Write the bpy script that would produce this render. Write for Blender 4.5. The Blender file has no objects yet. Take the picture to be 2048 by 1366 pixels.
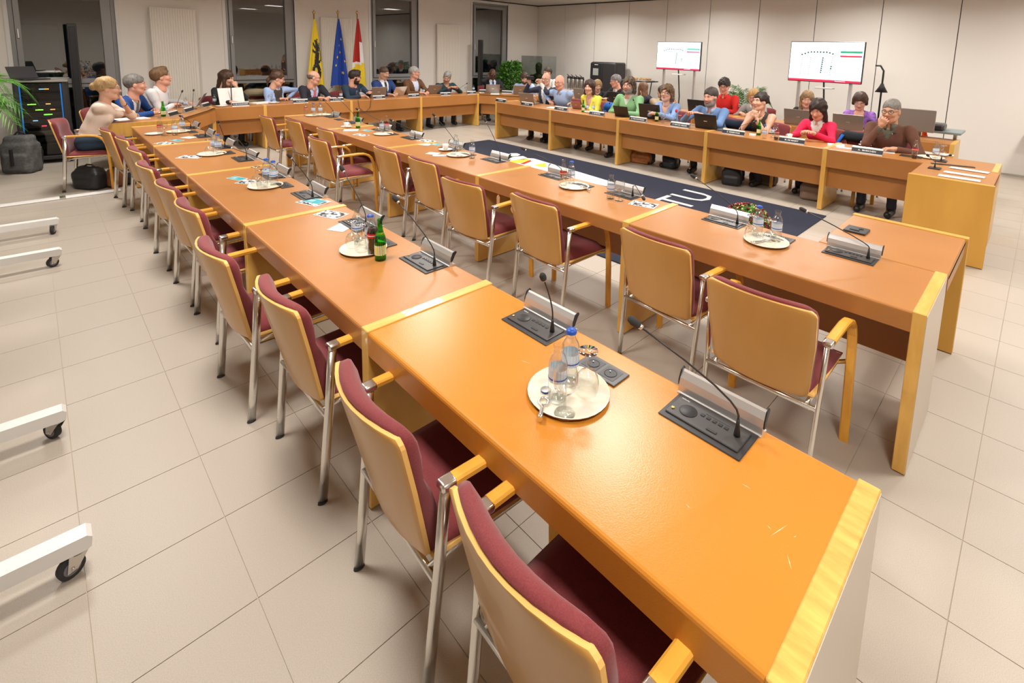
import bpy, bmesh, math, random
import numpy as np
from mathutils import Vector, Matrix, Euler
random.seed(7); rng = np.random.default_rng(7)
SC = bpy.context.scene; COL = SC.collection
PI = math.pi
# ------------------------------------------------------------------ camera
F_PX, CX, CY, YAW, PITCH, ROLL, CAMZ = 1015.10, 1088.18, 242.70, .792862, .139809, .0283223, 1.80087
_cy, _sy, _cp, _sp = math.cos(YAW), math.sin(YAW), math.cos(PITCH), math.sin(PITCH)
FW = Vector((_sy*_cp, _cy*_cp, -_sp)); RT = Vector((_cy, -_sy, 0)); UP = RT.cross(FW)
R2 = RT*math.cos(ROLL) + UP*math.sin(ROLL); U2 = -RT*math.sin(ROLL) + UP*math.cos(ROLL)
cam = bpy.data.cameras.new('camera'); cam_o = bpy.data.objects.new('camera', cam); COL.objects.link(cam_o)
cam_o.matrix_world = Matrix(((R2.x, U2.x, -FW.x, 0), (R2.y, U2.y, -FW.y, 0), (R2.z, U2.z, -FW.z, CAMZ), (0, 0, 0, 1)))
cam.sensor_width = 36; cam.lens = F_PX*36/2048
cam.shift_x = (1024-CX)/2048; cam.shift_y = (CY-683)/2048
cam.clip_start = .05; cam.clip_end = 100
SC.camera = cam_o
def at(px, py, axis, v):
    """the point of the plane axis=v that the photograph shows at pixel px, py"""
    d = FW + R2*((px-CX)/F_PX) - U2*((py-CY)/F_PX); o = Vector((0, 0, CAMZ))
    return o + d*((v-o[axis])/d[axis])
# ------------------------------------------------------------------ world (night outside), exposure
w = bpy.data.worlds.new('night'); SC.world = w; w.use_nodes = True
w.node_tree.nodes['Background'].inputs[0].default_value = (.02, .03, .05, 1)
w.node_tree.nodes['Background'].inputs[1].default_value = .05
SC.view_settings.view_transform = 'Standard'; SC.view_settings.look = 'None'
SC.view_settings.exposure = .30; SC.view_settings.gamma = 1; SC.view_settings.use_curve_mapping = False
LIGHT_W = 43
CEIL = 3.12
LAMPS = [(x, y) for x in (.4, 3.4, 6.4, 9.4) for y in (-.6, 2.4, 5.4, 8.4)]
for i, (x, y) in enumerate(LAMPS):
    l = bpy.data.lights.new('ceiling_lamp_light', 'AREA'); l.shape = 'SQUARE'; l.size = .56
    l.energy = LIGHT_W; l.color = (1, .955, .89); l.spread = math.radians(160)
    o = bpy.data.objects.new('ceiling_lamp_light', l); COL.objects.link(o); o.location = (x, y, CEIL-.03)
# ------------------------------------------------------------------ materials
MATS = {}
def mat(name, color, rough=.5, metal=0, spec=.5, noise=None, noise_scale=20, detail=3, stretch=None, bump=0, bump_scale=None, coat=0, trans=0, ior=1.45, emit=0, alpha=1, sheen=0):
    if name in MATS: return MATS[name]
    m = bpy.data.materials.new(name); m.use_nodes = True; nt = m.node_tree; b = nt.nodes['Principled BSDF']
    b.inputs['Base Color'].default_value = (*color, 1); b.inputs['Roughness'].default_value = rough
    b.inputs['Metallic'].default_value = metal; b.inputs['Specular IOR Level'].default_value = spec
    b.inputs['Coat Weight'].default_value = coat; b.inputs['Transmission Weight'].default_value = trans; b.inputs['IOR'].default_value = ior
    b.inputs['Sheen Weight'].default_value = sheen; b.inputs['Alpha'].default_value = alpha
    if emit: b.inputs['Emission Color'].default_value = (*color, 1); b.inputs['Emission Strength'].default_value = emit
    if noise or bump:
        tc = nt.nodes.new('ShaderNodeTexCoord'); mp = nt.nodes.new('ShaderNodeMapping'); nt.links.new(tc.outputs['Object'], mp.inputs[0])
        if stretch: mp.inputs['Scale'].default_value = stretch
        n = nt.nodes.new('ShaderNodeTexNoise'); n.inputs['Scale'].default_value = noise_scale; n.inputs['Detail'].default_value = detail
        nt.links.new(mp.outputs[0], n.inputs[0])
        if noise:
            r = nt.nodes.new('ShaderNodeValToRGB'); r.color_ramp.elements[0].position = .3; r.color_ramp.elements[1].position = .7
            r.color_ramp.elements[0].color = (*noise, 1); r.color_ramp.elements[1].color = (*color, 1)
            nt.links.new(n.outputs[0], r.inputs[0]); nt.links.new(r.outputs[0], b.inputs['Base Color'])
        if bump:
            n2 = nt.nodes.new('ShaderNodeTexNoise'); n2.inputs['Scale'].default_value = bump_scale or noise_scale; n2.inputs['Detail'].default_value = 2
            nt.links.new(mp.outputs[0], n2.inputs[0]); bp_ = nt.nodes.new('ShaderNodeBump'); bp_.inputs['Strength'].default_value = bump
            bp_.inputs['Distance'].default_value = .003
            nt.links.new(n2.outputs[0], bp_.inputs['Height']); nt.links.new(bp_.outputs[0], b.inputs['Normal'])
    MATS[name] = m; return m
def col_mat(name, c, rough=.6, **k): return mat(name, c, rough, **k)
M = {}
M['laminate_new'] = mat('laminate_new', (.60, .235, .030), .27, noise=(.57, .215, .027), noise_scale=1.5, detail=3, bump=.10, bump_scale=260, spec=.5)
M['laminate'] = mat('laminate', (.45, .198, .058), .33, noise=(.40, .165, .045), noise_scale=2.2, detail=5, bump=.12, bump_scale=260, spec=.45)
M['maple'] = mat('maple', (.78, .47, .12), .32, noise=(.68, .37, .08), noise_scale=5, stretch=(6, 1.2, 1.2), detail=4, spec=.5, coat=.2)
M['maple_dark'] = mat('maple_panel', (.66, .36, .07), .4, noise=(.56, .29, .05), noise_scale=4, stretch=(1, 1, .25), detail=5)
M['ply'] = mat('plywood', (.62, .33, .085), .36, noise=(.52, .26, .06), noise_scale=3, stretch=(1, 1, .3), detail=5, coat=.25)
M['ply_edge'] = mat('plywood_edge', (.80, .47, .14), .4)
M['beech'] = mat('beech_arm', (.82, .42, .06), .3, noise=(.70, .33, .04), noise_scale=8, stretch=(.3, 3, 1), coat=.3)
M['burgundy'] = mat('burgundy_wool', (.23, .036, .040), .85, noise=(.17, .025, .028), noise_scale=300, bump=.3, bump_scale=500, sheen=.15)
M['chrome'] = mat('chrome', (.80, .78, .75), .22, 1)
M['steel'] = mat('brushed_steel', (.62, .60, .57), .30, 1)
M['alu'] = mat('aluminium', (.72, .71, .70), .36, .85)
M['black'] = mat('black_plastic', (.018, .018, .02), .42)
M['dark'] = mat('dark_metal', (.045, .043, .045), .4, .3)
M['grey_plate'] = mat('grey_plate', (.075, .07, .07), .38, .4)
M['rubber'] = mat('rubber', (.03, .03, .03), .8)
M['white'] = mat('white_plastic', (.75, .74, .72), .4)
M['paper'] = mat('paper', (.82, .81, .79), .7)
M['china'] = mat('china', (.85, .83, .78), .18)
M['tray'] = mat('tray', (.80, .68, .50), .35, noise=(.86, .80, .70), noise_scale=12, detail=5)
M['wall'] = mat('wall_paint', (.80, .755, .70), .7)
M['panel'] = mat('wall_panel', (.77, .74, .70), .5)
M['ceil'] = mat('ceiling_tile', (.66, .60, .53), .9, bump=.5, bump_scale=120)
M['tile'] = mat('floor_tile', (.50, .44, .375), .40, noise=(.41, .36, .305), noise_scale=330, detail=2, bump=.08, bump_scale=200, spec=.4)
M['grout'] = mat('grout', (.50, .43, .34), .9)
M['frame'] = mat('window_frame', (.30, .30, .30), .4, .3)
def thin_glass(name, tint, ior=1.35, boost=1.0, rough=.02):
    """thin sheet of glass: sees through, mirrors more at a glancing angle"""
    m = bpy.data.materials.new(name); m.use_nodes = True; nt = m.node_tree; nt.nodes.remove(nt.nodes['Principled BSDF'])
    tr = nt.nodes.new('ShaderNodeBsdfTransparent'); tr.inputs[0].default_value = (*tint, 1); gl = nt.nodes.new('ShaderNodeBsdfGlossy'); gl.inputs['Roughness'].default_value = rough
    lw = nt.nodes.new('ShaderNodeLayerWeight'); lw.inputs[0].default_value = .5; pw = nt.nodes.new('ShaderNodeMath'); pw.operation = 'POWER'; pw.inputs[1].default_value = 4.0
    mu = nt.nodes.new('ShaderNodeMath'); mu.operation = 'MULTIPLY_ADD'; mu.inputs[1].default_value = .75*boost; mu.inputs[2].default_value = .045*boost; mu.use_clamp = True
    nt.links.new(lw.outputs['Facing'], pw.inputs[0]); nt.links.new(pw.outputs[0], mu.inputs[0])
    mx = nt.nodes.new('ShaderNodeMixShader'); nt.links.new(mu.outputs[0], mx.inputs[0]); nt.links.new(tr.outputs[0], mx.inputs[1]); nt.links.new(gl.outputs[0], mx.inputs[2])
    nt.links.new(mx.outputs[0], nt.nodes['Material Output'].inputs[0]); return m
M['glass'] = thin_glass('clear_glass', (.92, .94, .935), 1.45, 2.3)
M['pane'] = thin_glass('window_pane', (.85, .87, .87), 1.5, 3.0, 0)
M['green_glass'] = thin_glass('green_glass', (.10, .62, .10), 1.45, 1.0)
M['cola'] = mat('cola', (.03, .008, .005), .1)
M['red'] = mat('red_label', (.65, .02, .02), .4)
M['blue'] = mat('blue_cap', (.02, .09, .45), .35)
M['pale_blue'] = mat('pale_blue_label', (.62, .72, .85), .4)
M['yellow'] = mat('yellow_label', (.85, .6, .05), .4)
M['teal'] = mat('teal_card', (.01, .34, .42), .5)
M['brass'] = mat('brass', (.75, .5, .15), .25, 1)
M['leaf'] = mat('leaf', (.06, .19, .025), .5, noise=(.025, .09, .012), noise_scale=9)
M['leaf2'] = mat('leaf_light', (.13, .34, .04), .5, noise=(.05, .2, .02), noise_scale=5)
M['lcd'] = mat('laptop_screen_back', (.30, .26, .23), .35, .5)
M['rug'] = mat('navy_carpet', (.018, .022, .042), .95, bump=.4, bump_scale=300)
M['rug_white'] = mat('white_print', (.62, .62, .63), .9)
M['melamine'] = mat('pale_melamine', (.62, .54, .45), .35)
M['maple_worn'] = mat('maple_worn', (.80, .49, .12), .4, noise=(.58, .33, .07), noise_scale=9, stretch=(1, 5, 1), detail=6, bump=.5, bump_scale=14)
# ------------------------------------------------------------------ geometry helpers
class MB:
    """collects shapes into one mesh"""
    def __init__(s): s.bm = bmesh.new(); s.mats = []
    def mi(s, m):
        if m not in s.mats: s.mats.append(m)
        return s.mats.index(m)
    def _tag(s, fs, m, smooth=False):
        i = s.mi(m) if m else 0
        for f in fs: f.material_index = i; f.smooth = smooth
    def box(s, x0, x1, y0, y1, z0, z1, m=None, b=0, rot=None, seg=1, smooth=False):
        mt = Matrix.Translation(((x0+x1)/2, (y0+y1)/2, (z0+z1)/2))
        if rot: mt = mt @ rot.to_4x4()
        mt = mt @ Matrix.Diagonal((abs(x1-x0), abs(y1-y0), abs(z1-z0), 1))
        r = bmesh.ops.create_cube(s.bm, size=1, matrix=mt); vs = r['verts']
        fs = {f for v in vs for f in v.link_faces}
        if b:
            es = list({e for v in vs for e in v.link_edges})
            rr = bmesh.ops.bevel(s.bm, geom=es, offset=b, segments=seg, affect='EDGES', profile=.5)
            fs = set(rr['faces']) | {f for f in fs if f.is_valid}
        s._tag(fs, m, smooth); return s
    def poly(s, pts, m=None, smooth=False):
        f = s.bm.faces.new([s.bm.verts.new(p) for p in pts]); s._tag([f], m, smooth); return s
    def prism(s, pts, vec, m=None, smooth=False):
        """closed outline pts (3D) pushed along vec"""
        a = [s.bm.verts.new(p) for p in pts]; b = [s.bm.verts.new(Vector(p)+Vector(vec)) for p in pts]; n = len(pts)
        fs = [s.bm.faces.new(a), s.bm.faces.new(b[::-1])]; s._tag(fs, m, False)
        s._tag([s.bm.faces.new((a[(i+1) % n], a[i], b[i], b[(i+1) % n])) for i in range(n)], m, smooth); return s
    def tube(s, pts, r, m=None, n=8, ry=None, cap=True, side=None):
        """swept tube through pts; r may be a list; ry gives the flattened second radius; side = hint for the first axis"""
        pts = [Vector(p) for p in pts]; rings = []; k = len(pts)
        rs = r if isinstance(r, (list, tuple)) else [r]*k
        d0 = (pts[1]-pts[0]).normalized()
        u = Vector(side) if side else (Vector((0, 0, 1)) if abs(d0.z) < .9 else Vector((1, 0, 0)))
        for i, p in enumerate(pts):
            d = (pts[min(i+1, k-1)]-pts[max(i-1, 0)]).normalized()
            u = (u - d*u.dot(d)).normalized(); v = d.cross(u)
            q = (ry/rs[i] if ry else 1)
            rings.append([s.bm.verts.new(p + u*math.cos(2*PI*j/n)*rs[i] + v*math.sin(2*PI*j/n)*rs[i]*q) for j in range(n)])
        fs = []
        for a, b in zip(rings, rings[1:]):
            for j in range(n): fs.append(s.bm.faces.new((a[j], a[(j+1) % n], b[(j+1) % n], b[j])))
        s._tag(fs, m, True)
        if cap: s._tag([s.bm.faces.new(rings[0][::-1]), s.bm.faces.new(rings[-1])], m)
        return s
    def lathe(s, prof, c=(0, 0, 0), m=None, n=16, mats=None, mat4=None):
        """prof = [(r, z)...] turned about the vertical through c; mats = material per segment"""
        rings = []
        for (r, z) in prof:
            if r < 1e-5: rings.append([s.bm.verts.new((c[0], c[1], c[2]+z))])
            else: rings.append([s.bm.verts.new((c[0]+r*math.cos(2*PI*j/n), c[1]+r*math.sin(2*PI*j/n), c[2]+z)) for j in range(n)])
        for i, (a, b) in enumerate(zip(rings, rings[1:])):
            fs = []
            for j in range(n):
                k = (j+1) % n
                if len(a) == 1 and len(b) == 1: continue
                if len(a) == 1: fs.append(s.bm.faces.new((a[0], b[k], b[j])))
                elif len(b) == 1: fs.append(s.bm.faces.new((a[j], a[k], b[0])))
                else: fs.append(s.bm.faces.new((a[j], a[k], b[k], b[j])))
            s._tag(fs, mats[i] if mats else m, True)
        if mat4: bmesh.ops.transform(s.bm, matrix=mat4, verts=[v for rg in rings for v in rg])
        return s
    def ball(s, c, rx, ry=None, rz=None, m=None, seg=12, rings=8, rot=None):
        mt = Matrix.Translation(c)
        if rot: mt = mt @ rot.to_4x4()
        mt = mt @ Matrix.Diagonal((rx, ry or rx, rz or rx, 1))
        r = bmesh.ops.create_uvsphere(s.bm, u_segments=seg, v_segments=rings, radius=1, matrix=mt)
        s._tag({f for v in r['verts'] for f in v.link_faces}, m, True); return s
    def mesh(s, name):
        me = bpy.data.meshes.new(name); s.bm.normal_update(); s.bm.to_mesh(me); s.bm.free()
        for m in s.mats: me.materials.append(m)
        return me
    def build(s, name, m=None, parent=None, loc=None, rotz=None):
        if m and not s.mats: s.mats = [m]
        return link(name, s.mesh(name), parent, loc, rotz)
def link(name, me, parent=None, loc=None, rotz=None):
    o = bpy.data.objects.new(name, me); COL.objects.link(o)
    if parent: o.parent = parent
    if loc is not None: o.location = loc
    if rotz is not None: o.rotation_euler = (0, 0, rotz)
    return o
def tag(o, label, cat, group=None, kind=None):
    if label: o['label'] = label
    if cat: o['category'] = cat
    if group: o['group'] = group
    if kind: o['kind'] = kind
    return o
def thing(name, label, cat, loc=(0, 0, 0), rotz=0, group=None):
    o = bpy.data.objects.new(name, None); COL.objects.link(o); o.empty_display_size = .1
    o.location = loc; o.rotation_euler = (0, 0, rotz); return tag(o, label, cat, group)
def structure(o): o['kind'] = 'structure'; return o
CH = {}
def kids(o): return [c for c in o.children]
def dup(root, label=None, loc=None, rotz=None, group=None):
    def cp(o, par):
        c = o.copy(); COL.objects.link(c); c.parent = par
        for k in CH.get(o.name) or list(o.children): cp(k, c)
        return c
    c = cp(root, None)
    if label: c['label'] = label
    if loc is not None: c.location = loc
    if rotz is not None: c.rotation_euler = (0, 0, rotz)
    if group: c['group'] = group
    return c
def text_mesh(txt, size, ext=.0006, bold=False, align='CENTER', space=1.0):
    cu = bpy.data.curves.new('t', 'FONT'); cu.body = txt; cu.size = size; cu.extrude = ext; cu.align_x = align; cu.align_y = 'CENTER'
    cu.resolution_u = 2; cu.space_character = space
    if bold: cu.offset = size*.015
    o = bpy.data.objects.new('t', cu); COL.objects.link(o); dg = bpy.context.evaluated_depsgraph_get()
    me = bpy.data.meshes.new_from_object(o.evaluated_get(dg)); bpy.data.objects.remove(o); me.materials.clear()
    return me
def text_obj(name, txt, size, m, parent, mw, **k):
    me = text_mesh(txt, size, **k); me.materials.append(m); o = link(name, me, parent); o.matrix_local = mw; return o
# ------------------------------------------------------------------ room shell
XW, YW = 11.02, 11.24                     # right panel wall, window wall
X0, Y0 = -4.2, -3.2                       # left and rear walls, outside the picture
# floor: bed of grout, single tiles where they can be told apart, one joined field beyond
floor = structure(MB().box(X0-.2, XW+.2, Y0-.2, YW+.2, -.12, -.004).build('floor', M['grout']))
TX, TY, PX, PY = -.005, .025, .3933, .4022
def tile_mb(mb, x, y, g=.0016, m=None):
    a = [(x+g, y+g), (x+PX-g, y+g), (x+PX-g, y+PY-g), (x+g, y+PY-g)]
    t = [mb.bm.verts.new((p[0], p[1], 0)) for p in a]; b = [mb.bm.verts.new((p[0], p[1], -.006)) for p in a]
    fs = [mb.bm.faces.new(t)] + [mb.bm.faces.new((t[i], b[i], b[(i+1) % 4], t[(i+1) % 4])) for i in range(4)]
    mb._tag(fs, m)
cells = []
for i in range(-12, 30):
    for j in range(-9, 29):
        x, y = TX+i*PX, TY+j*PY
        if x > XW-.01 or y > YW-.01 or x < X0 or y < Y0: continue
        p = Vector((x+PX/2, y+PY/2, -CAMZ)); z = p.dot(FW)
        u = CX+F_PX*p.dot(R2)/z if z > .05 else -9e9; v = CY-F_PX*p.dot(U2)/z if z > .05 else 9e9
        seen = -150 < u < 2200 and v < 1560 and z > .3
        cells.append((z if seen else 1e6, x, y))
cells.sort()
one = MB(); tile_mb(one, 0, 0, m=M['tile']); tile_me = one.mesh('tile')
for k, (z, x, y) in enumerate(cells[:300]):
    o = link('tile', tile_me, floor, (x, y, 0))
rest = MB()
for z, x, y in cells[300:]: tile_mb(rest, x, y, m=M['tile'])
o = rest.build('tile_field', None, floor); o['kind'] = 'stuff'
# right wall: panels with dark joints
wall_r = structure(MB().box(XW+.02, XW+.2, Y0-.2, YW+.2, 0, CEIL+.2).build('wall_right', M['dark']))
py = YW
pm = MB().box(0, .02, -1.113, -.006, .03, CEIL, M['panel'], b=.003).mesh('panel')
k = 0
while py > Y0:
    link('panel', pm, wall_r, (XW, py, 0)); py -= 1.119
structure(MB().box(XW-.012, XW+.02, Y0, YW, 0, .03).build('baseboard_right', M['steel']))
structure(MB().box(X0-.2, X0, Y0, YW, 0, CEIL).build('wall_left', M['wall']))
structure(MB().box(X0, XW, Y0-.2, Y0, 0, CEIL).build('wall_rear', M['panel']))
ceiling = structure(MB().box(X0-.2, XW+.2, Y0-.2, YW+.4, CEIL, CEIL+.15).build('ceiling', M['ceil']))
ceiling2 = structure(MB().box(X0, XW, YW-.02, YW, CEIL-.03, CEIL).box(XW-.02, XW, Y0, YW, CEIL-.03, CEIL).build('trim_1', M['dark']))
for i, (x, y) in enumerate(LAMPS):
    t = thing('ceiling_light', 'square recessed ceiling light, %s from the left, %s from the rear wall' % (('first', 'second', 'third', 'fourth')[i//4], ('first', 'second', 'third', 'fourth')[i % 4]), 'ceiling light', (x, y, CEIL), 0, 'ceiling lights above the tables')
    fr = MB()
    for a, b_, c, d in ((-.32, .32, -.32, -.285), (-.32, .32, .285, .32), (-.32, -.285, -.285, .285), (.285, .32, -.285, .285)): fr.box(a, b_, c, d, -.025, 0, b=.003)
    fr.build('frame', M['white'], t)
    MB().box(-.284, .284, -.284, .284, -.010, -.004).build('diffuser', mat('lit_diffuser', (1, .95, .88), .5, emit=4), t)
# window wall with four openings: (x0, x1) of the openings
WIN = [(-.17, 1.08), (2.70, 3.95), (5.62, 6.87), (8.53, 9.80)]
SILL_Z, HEAD_Z = .04, 3.03
wb = MB(); xs = X0
for a, b_ in WIN:
    wb.box(xs, a, YW, YW+.3, 0, CEIL); wb.box(a, b_, YW, YW+.3, HEAD_Z, CEIL); wb.box(a, b_, YW, YW+.3, 0, SILL_Z); xs = b_
wb.box(xs, XW+.2, YW, YW+.3, 0, CEIL)
structure(wb.build('wall_back', M['wall']))
for i, (a, b_) in enumerate(WIN):
    wn = bpy.data.objects.new('window_%d' % (i+1), None); COL.objects.link(wn); wn.location = (a, YW, 0); structure(wn)
    W_ = b_-a; f = MB(); y0, y1 = .03, .11
    f.box(.0, .055, y0, y1, SILL_Z, HEAD_Z, b=.004).box(W_-.055, W_, y0, y1, SILL_Z, HEAD_Z, b=.004)
    f.box(.055, W_-.055, y0, y1, HEAD_Z-.06, HEAD_Z, b=.004).box(.055, W_-.055, y0, y1, SILL_Z, SILL_Z+.06, b=.004)
    f.box(.055, W_-.055, y0, y1, .98, 1.04, b=.004)
    f.build('window_frame', M['frame'], wn)
    s = MB(); sx0, sx1 = .055, W_-.055                                     # opening sash above the transom
    s.box(sx0, sx0+.07, y0-.03, y1-.02, 1.045, HEAD_Z-.065, b=.006).box(sx1-.13, sx1, y0-.03, y1-.02, 1.045, HEAD_Z-.065, b=.006)
    s.box(sx0+.07, sx1-.13, y0-.03, y1-.02, 1.045, 1.125, b=.006).box(sx0+.07, sx1-.13, y0-.03, y1-.02, HEAD_Z-.145, HEAD_Z-.065, b=.006)
    s.build('sash', M['frame'], wn)
    MB().box(sx0+.06, sx1-.12, .045, .053, 1.115, HEAD_Z-.135).build('upper_pane', M['pane'], wn)
    MB().box(sx0, sx1, .062, .070, SILL_Z+.05, .99).build('lower_pane', M['pane'], wn)
    h = MB().box(sx0+.02, sx0+.045, y0-.055, y0-.03, 1.75, 1.90, b=.006); h.build('handle', M['alu'], wn)
# trims on the wall beside the windows (light jambs)
for i, (a, b_) in enumerate(WIN):
    structure(MB().box(a-.05, a, YW-.012, YW+.03, 0, CEIL-.03).box(b_, b_+.05, YW-.012, YW+.03, 0, CEIL-.03).build('trim_%d' % (i+2), M['white' if i else 'white']))
# outside: ground, a pale wall and a hedge in the dark
structure(MB().box(X0-4, XW+6, YW+.3, YW+14, -.3, -.12).build('outside_ground', mat('dark_earth', (.05, .05, .04), .9)))
hd = MB(); hr = random.Random(3)
for k in range(2600):
    x = hr.uniform(-3, 11); y = YW+1.6+hr.uniform(0, .8); z = hr.uniform(-.1, 1.15)
    a = Vector((hr.uniform(-1, 1), hr.uniform(-1, 1), hr.uniform(-1, 1))).normalized()*.07; b2 = a.cross(Vector((hr.uniform(-1, 1), hr.uniform(-1, 1), hr.uniform(-1, 1)))).normalized()*.035
    c = Vector((x, y, z)); hd.poly([c-a, c-b2, c+a, c+b2])
o = hd.build('hedge', M['leaf']); tag(o, 'dark clipped hedge outside the four windows', 'hedge', kind='stuff')
tag(MB().box(-.15, .45, YW+2.6, YW+2.8, -.12, 2.0).build('garden_wall', mat('render', (.35, .35, .36), .8)), 'pale rendered garden wall outside the leftmost window', 'wall')
# flat panel radiators between the windows
for (a, b_, z0, z1, wh) in ((1.53, 2.20, .25, 2.35, 'man in white shirt'), (4.45, 5.13, .25, 2.36, 'three flag poles'), (7.37, 8.05, .25, 2.38, 'man in dark teal sweater')):
    t = thing('radiator', 'tall cream ribbed radiator on the wall behind the ' + wh, 'radiator', (a, YW, 0), 0)
    W_ = b_-a
    MB().box(0, W_, -.10, -.03, z0, z1, b=.008).build('panel', M['white_rad'] if 'white_rad' in M else mat('radiator_cream', (.82, .77, .69), .4), t)
    rb = MB(); n = 17
    for k in range(n): x = .02+(W_-.04)*(k+.5)/n; rb.box(x-.011, x+.011, -.108, -.099, z0+.015, z1-.015, b=.003)
    rb.build('rib', MATS['radiator_cream'], t)
    MB().box(.1, .14, -.03, 0, z0+.2, z0+.3).box(W_-.14, W_-.1, -.03, 0, z1-.3, z1-.2).build('bracket', M['white'], t)
# glossy white floor strip (cable cover) crossing the tiles behind the far left chairs
cs = thing('cable_cover', 'white cable cover strip taped across the floor behind the far left chairs', 'cable cover', (-.8, 7.66, 0))
MB().box(-3.2, 1.45, -.02, .09, 0, .014, mat('cover_white', (.88, .87, .85), .25), b=.005).build('strip', None, cs)
MB().box(.92, .97, -.025, .095, 0, .017, M['steel'], b=.003).build('clip', None, cs)
# ------------------------------------------------------------------ meeting tables
L_, D_, W_S = 1.5038, .5935, .0495
YA = lambda k: .1727+(5-k)*L_
YB = lambda k: .2418+(5-k)*L_
YC = lambda k: .2382+(5-k)*L_
XA, XB, XC = .8035, 2.550, 6.517
def rnd(y, z, r, a0, n=3): return [(y+r*math.cos(math.radians(a0+90*i/n)), z+r*math.sin(math.radians(a0+90*i/n))) for i in range(n+1)]
def top_mesh(x0, x1, deep_front=True, both=False):
    zt, zf = .745, (.530 if deep_front else .655)
    yz = [(0, .655)] + [(0, zt-.012)] + rnd(.012, zt-.012, .012, 180)[::-1][1:-1]
    prof = [(.022, .655), (0, .655)] + [(.012-.012*math.cos(a), zt-.012+.012*math.sin(a)) for a in np.linspace(0, PI/2, 4)] \
         + [(D_-.012+.012*math.sin(a), zt-.012+.012*math.cos(a)) for a in np.linspace(0, PI/2, 4)] + [(D_, zf), (D_-.022, zf), (D_-.022, .712), (.022, .712)]
    return MB().prism([(x0, y, z) for y, z in prof], (x1-x0, 0, 0), smooth=False)
def side_panel(x):
    mb = MB().box(x, x+W_S, -.002, D_+.002, .006, .75, b=.0025)
    return mb
def table(label, loc, rotz, x0, x1, panels, group, modesty=True):
    """local x runs along the table, y from the sitters' side (0) to the front (D_)"""
    t = thing('meeting_table', label, 'table', loc, rotz, group)
    top_mesh(x0, x1).build('tabletop', M['laminate'], t)
    if modesty: MB().box(x0, x1, D_-.11, D_-.092, .278, .70).build('modesty_panel', M['laminate'], t)
    for x in panels: side_panel(x).build('side_panel', M['maple'], t)
    return t
def face_end(t, x): MB().box(x, x+.0018, .002, D_-.002, .008, .742, M['melamine']).build('end_facing', None, t)
ordA = ['farthest', 'second farthest', 'middle', 'second nearest', 'nearest']
tabs = {}
for k in range(5):
    # near-left row, rotated so that local x points at the camera
    yf, yn = YA(k), YA(k+1)
    pan = [yf-yn-W_S] + ([-W_S] if k == 0 else [])
    tabs['A', k] = table('%s of the five orange laminate tables in the empty left row' % ordA[k], (XA, yf, 0), -PI/2, 0, L_-W_S, pan, 'tables of the left row')
    yf, yn = YB(k), YB(k+1)
    tabs['B', k] = table('%s of the five orange laminate tables in the empty middle row' % ordA[k], (XB, yf, 0), -PI/2, 0, L_-W_S, pan, 'tables of the middle row')
    yf, yn = YC(k), YC(k+1)
    pc = [0] + ([L_] if k == 0 else [])
    tabs['C', k] = table('%s of the five orange tables in the right row with people behind' % ordA[k], (XC+D_, yn, 0), PI/2, W_S, L_, pc, 'tables of the right row')
for r_ in 'AB': face_end(tabs[r_, 4], L_)
for c in tabs['A', 4].children:
    if c.name.startswith('tabletop'): c.data.materials.clear(); c.data.materials.append(M['laminate_new'])
for (a, b_) in (((1541, 1072), (1576, 1049)), ((1483, 967), (1502, 978)), ((1535, 1051), (1542, 1059)), ((1587, 1074), (1593, 1072)), ((1575, 1110), (1583, 1140)), ((1040, 720), (1062, 728)), ((1372, 1008), (1381, 1018))):
    p, q_ = at(*a, 2, .7452), at(*b_, 2, .7452); d = (q_-p); n_ = Vector((-d.y, d.x, 0)).normalized()*.0008; o = MB().prism([p-n_*.2, p.lerp(q_, .5)-n_, q_, p.lerp(q_, .5)+n_], (0, 0, .0002)).build('scratch', mat('scratch', (.85, .62, .35), .6)); o.parent = tabs['A', 4]; o.matrix_local = (Matrix.Translation(tabs['A', 4].location) @ Matrix.Rotation(-PI/2, 4, 'Z')).inverted()
for c in tabs['A', 4].children:
    if c.name.startswith('side_panel'): c.data.materials.clear(); c.data.materials.append(M['maple_worn'])
q_ = random.Random(6)
for (yy, zz, s_) in ((4.16, .63, .035), (3.00, .60, .045), (2.83, .57, .03), (6.28, .66, .03)):
    pl = [(XB-.0012, yy+s_*q_.uniform(.5, 1)*math.cos(a)*.7, min(zz+s_*1.4*q_.uniform(.5, 1)*math.sin(a), .733)) for a in np.linspace(0, 2*PI, 9)[:-1]]
    k_ = min(4, int((YB(0)-yy)//L_)); o = MB().prism(pl, (.0015, 0, 0)).build('chipped_patch', mat('bare_board', (.72, .42, .20), .8)); o.parent = tabs['B', k_]; o.matrix_local = (Matrix.Translation(tabs['B', k_].location) @ Matrix.Rotation(-PI/2, 4, 'Z')).inverted()
YD = 9.32
for k, (a, b_, nm) in enumerate(((2.02, 2.77, 'short orange table at the left end of the window row'), (2.77, 4.27, 'orange table of the window row in front of the woman in light blue'),
                                 (4.27, 5.78, 'orange table of the window row below the blue and red flags'), (5.78, 7.29, 'rightmost straight orange table of the window row'))):
    w_ = b_-a; table(nm, (b_, YD+D_, 0), PI, W_S if k else W_S, w_, [0] + ([w_] if k == 0 else []), 'tables of the window row')
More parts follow.
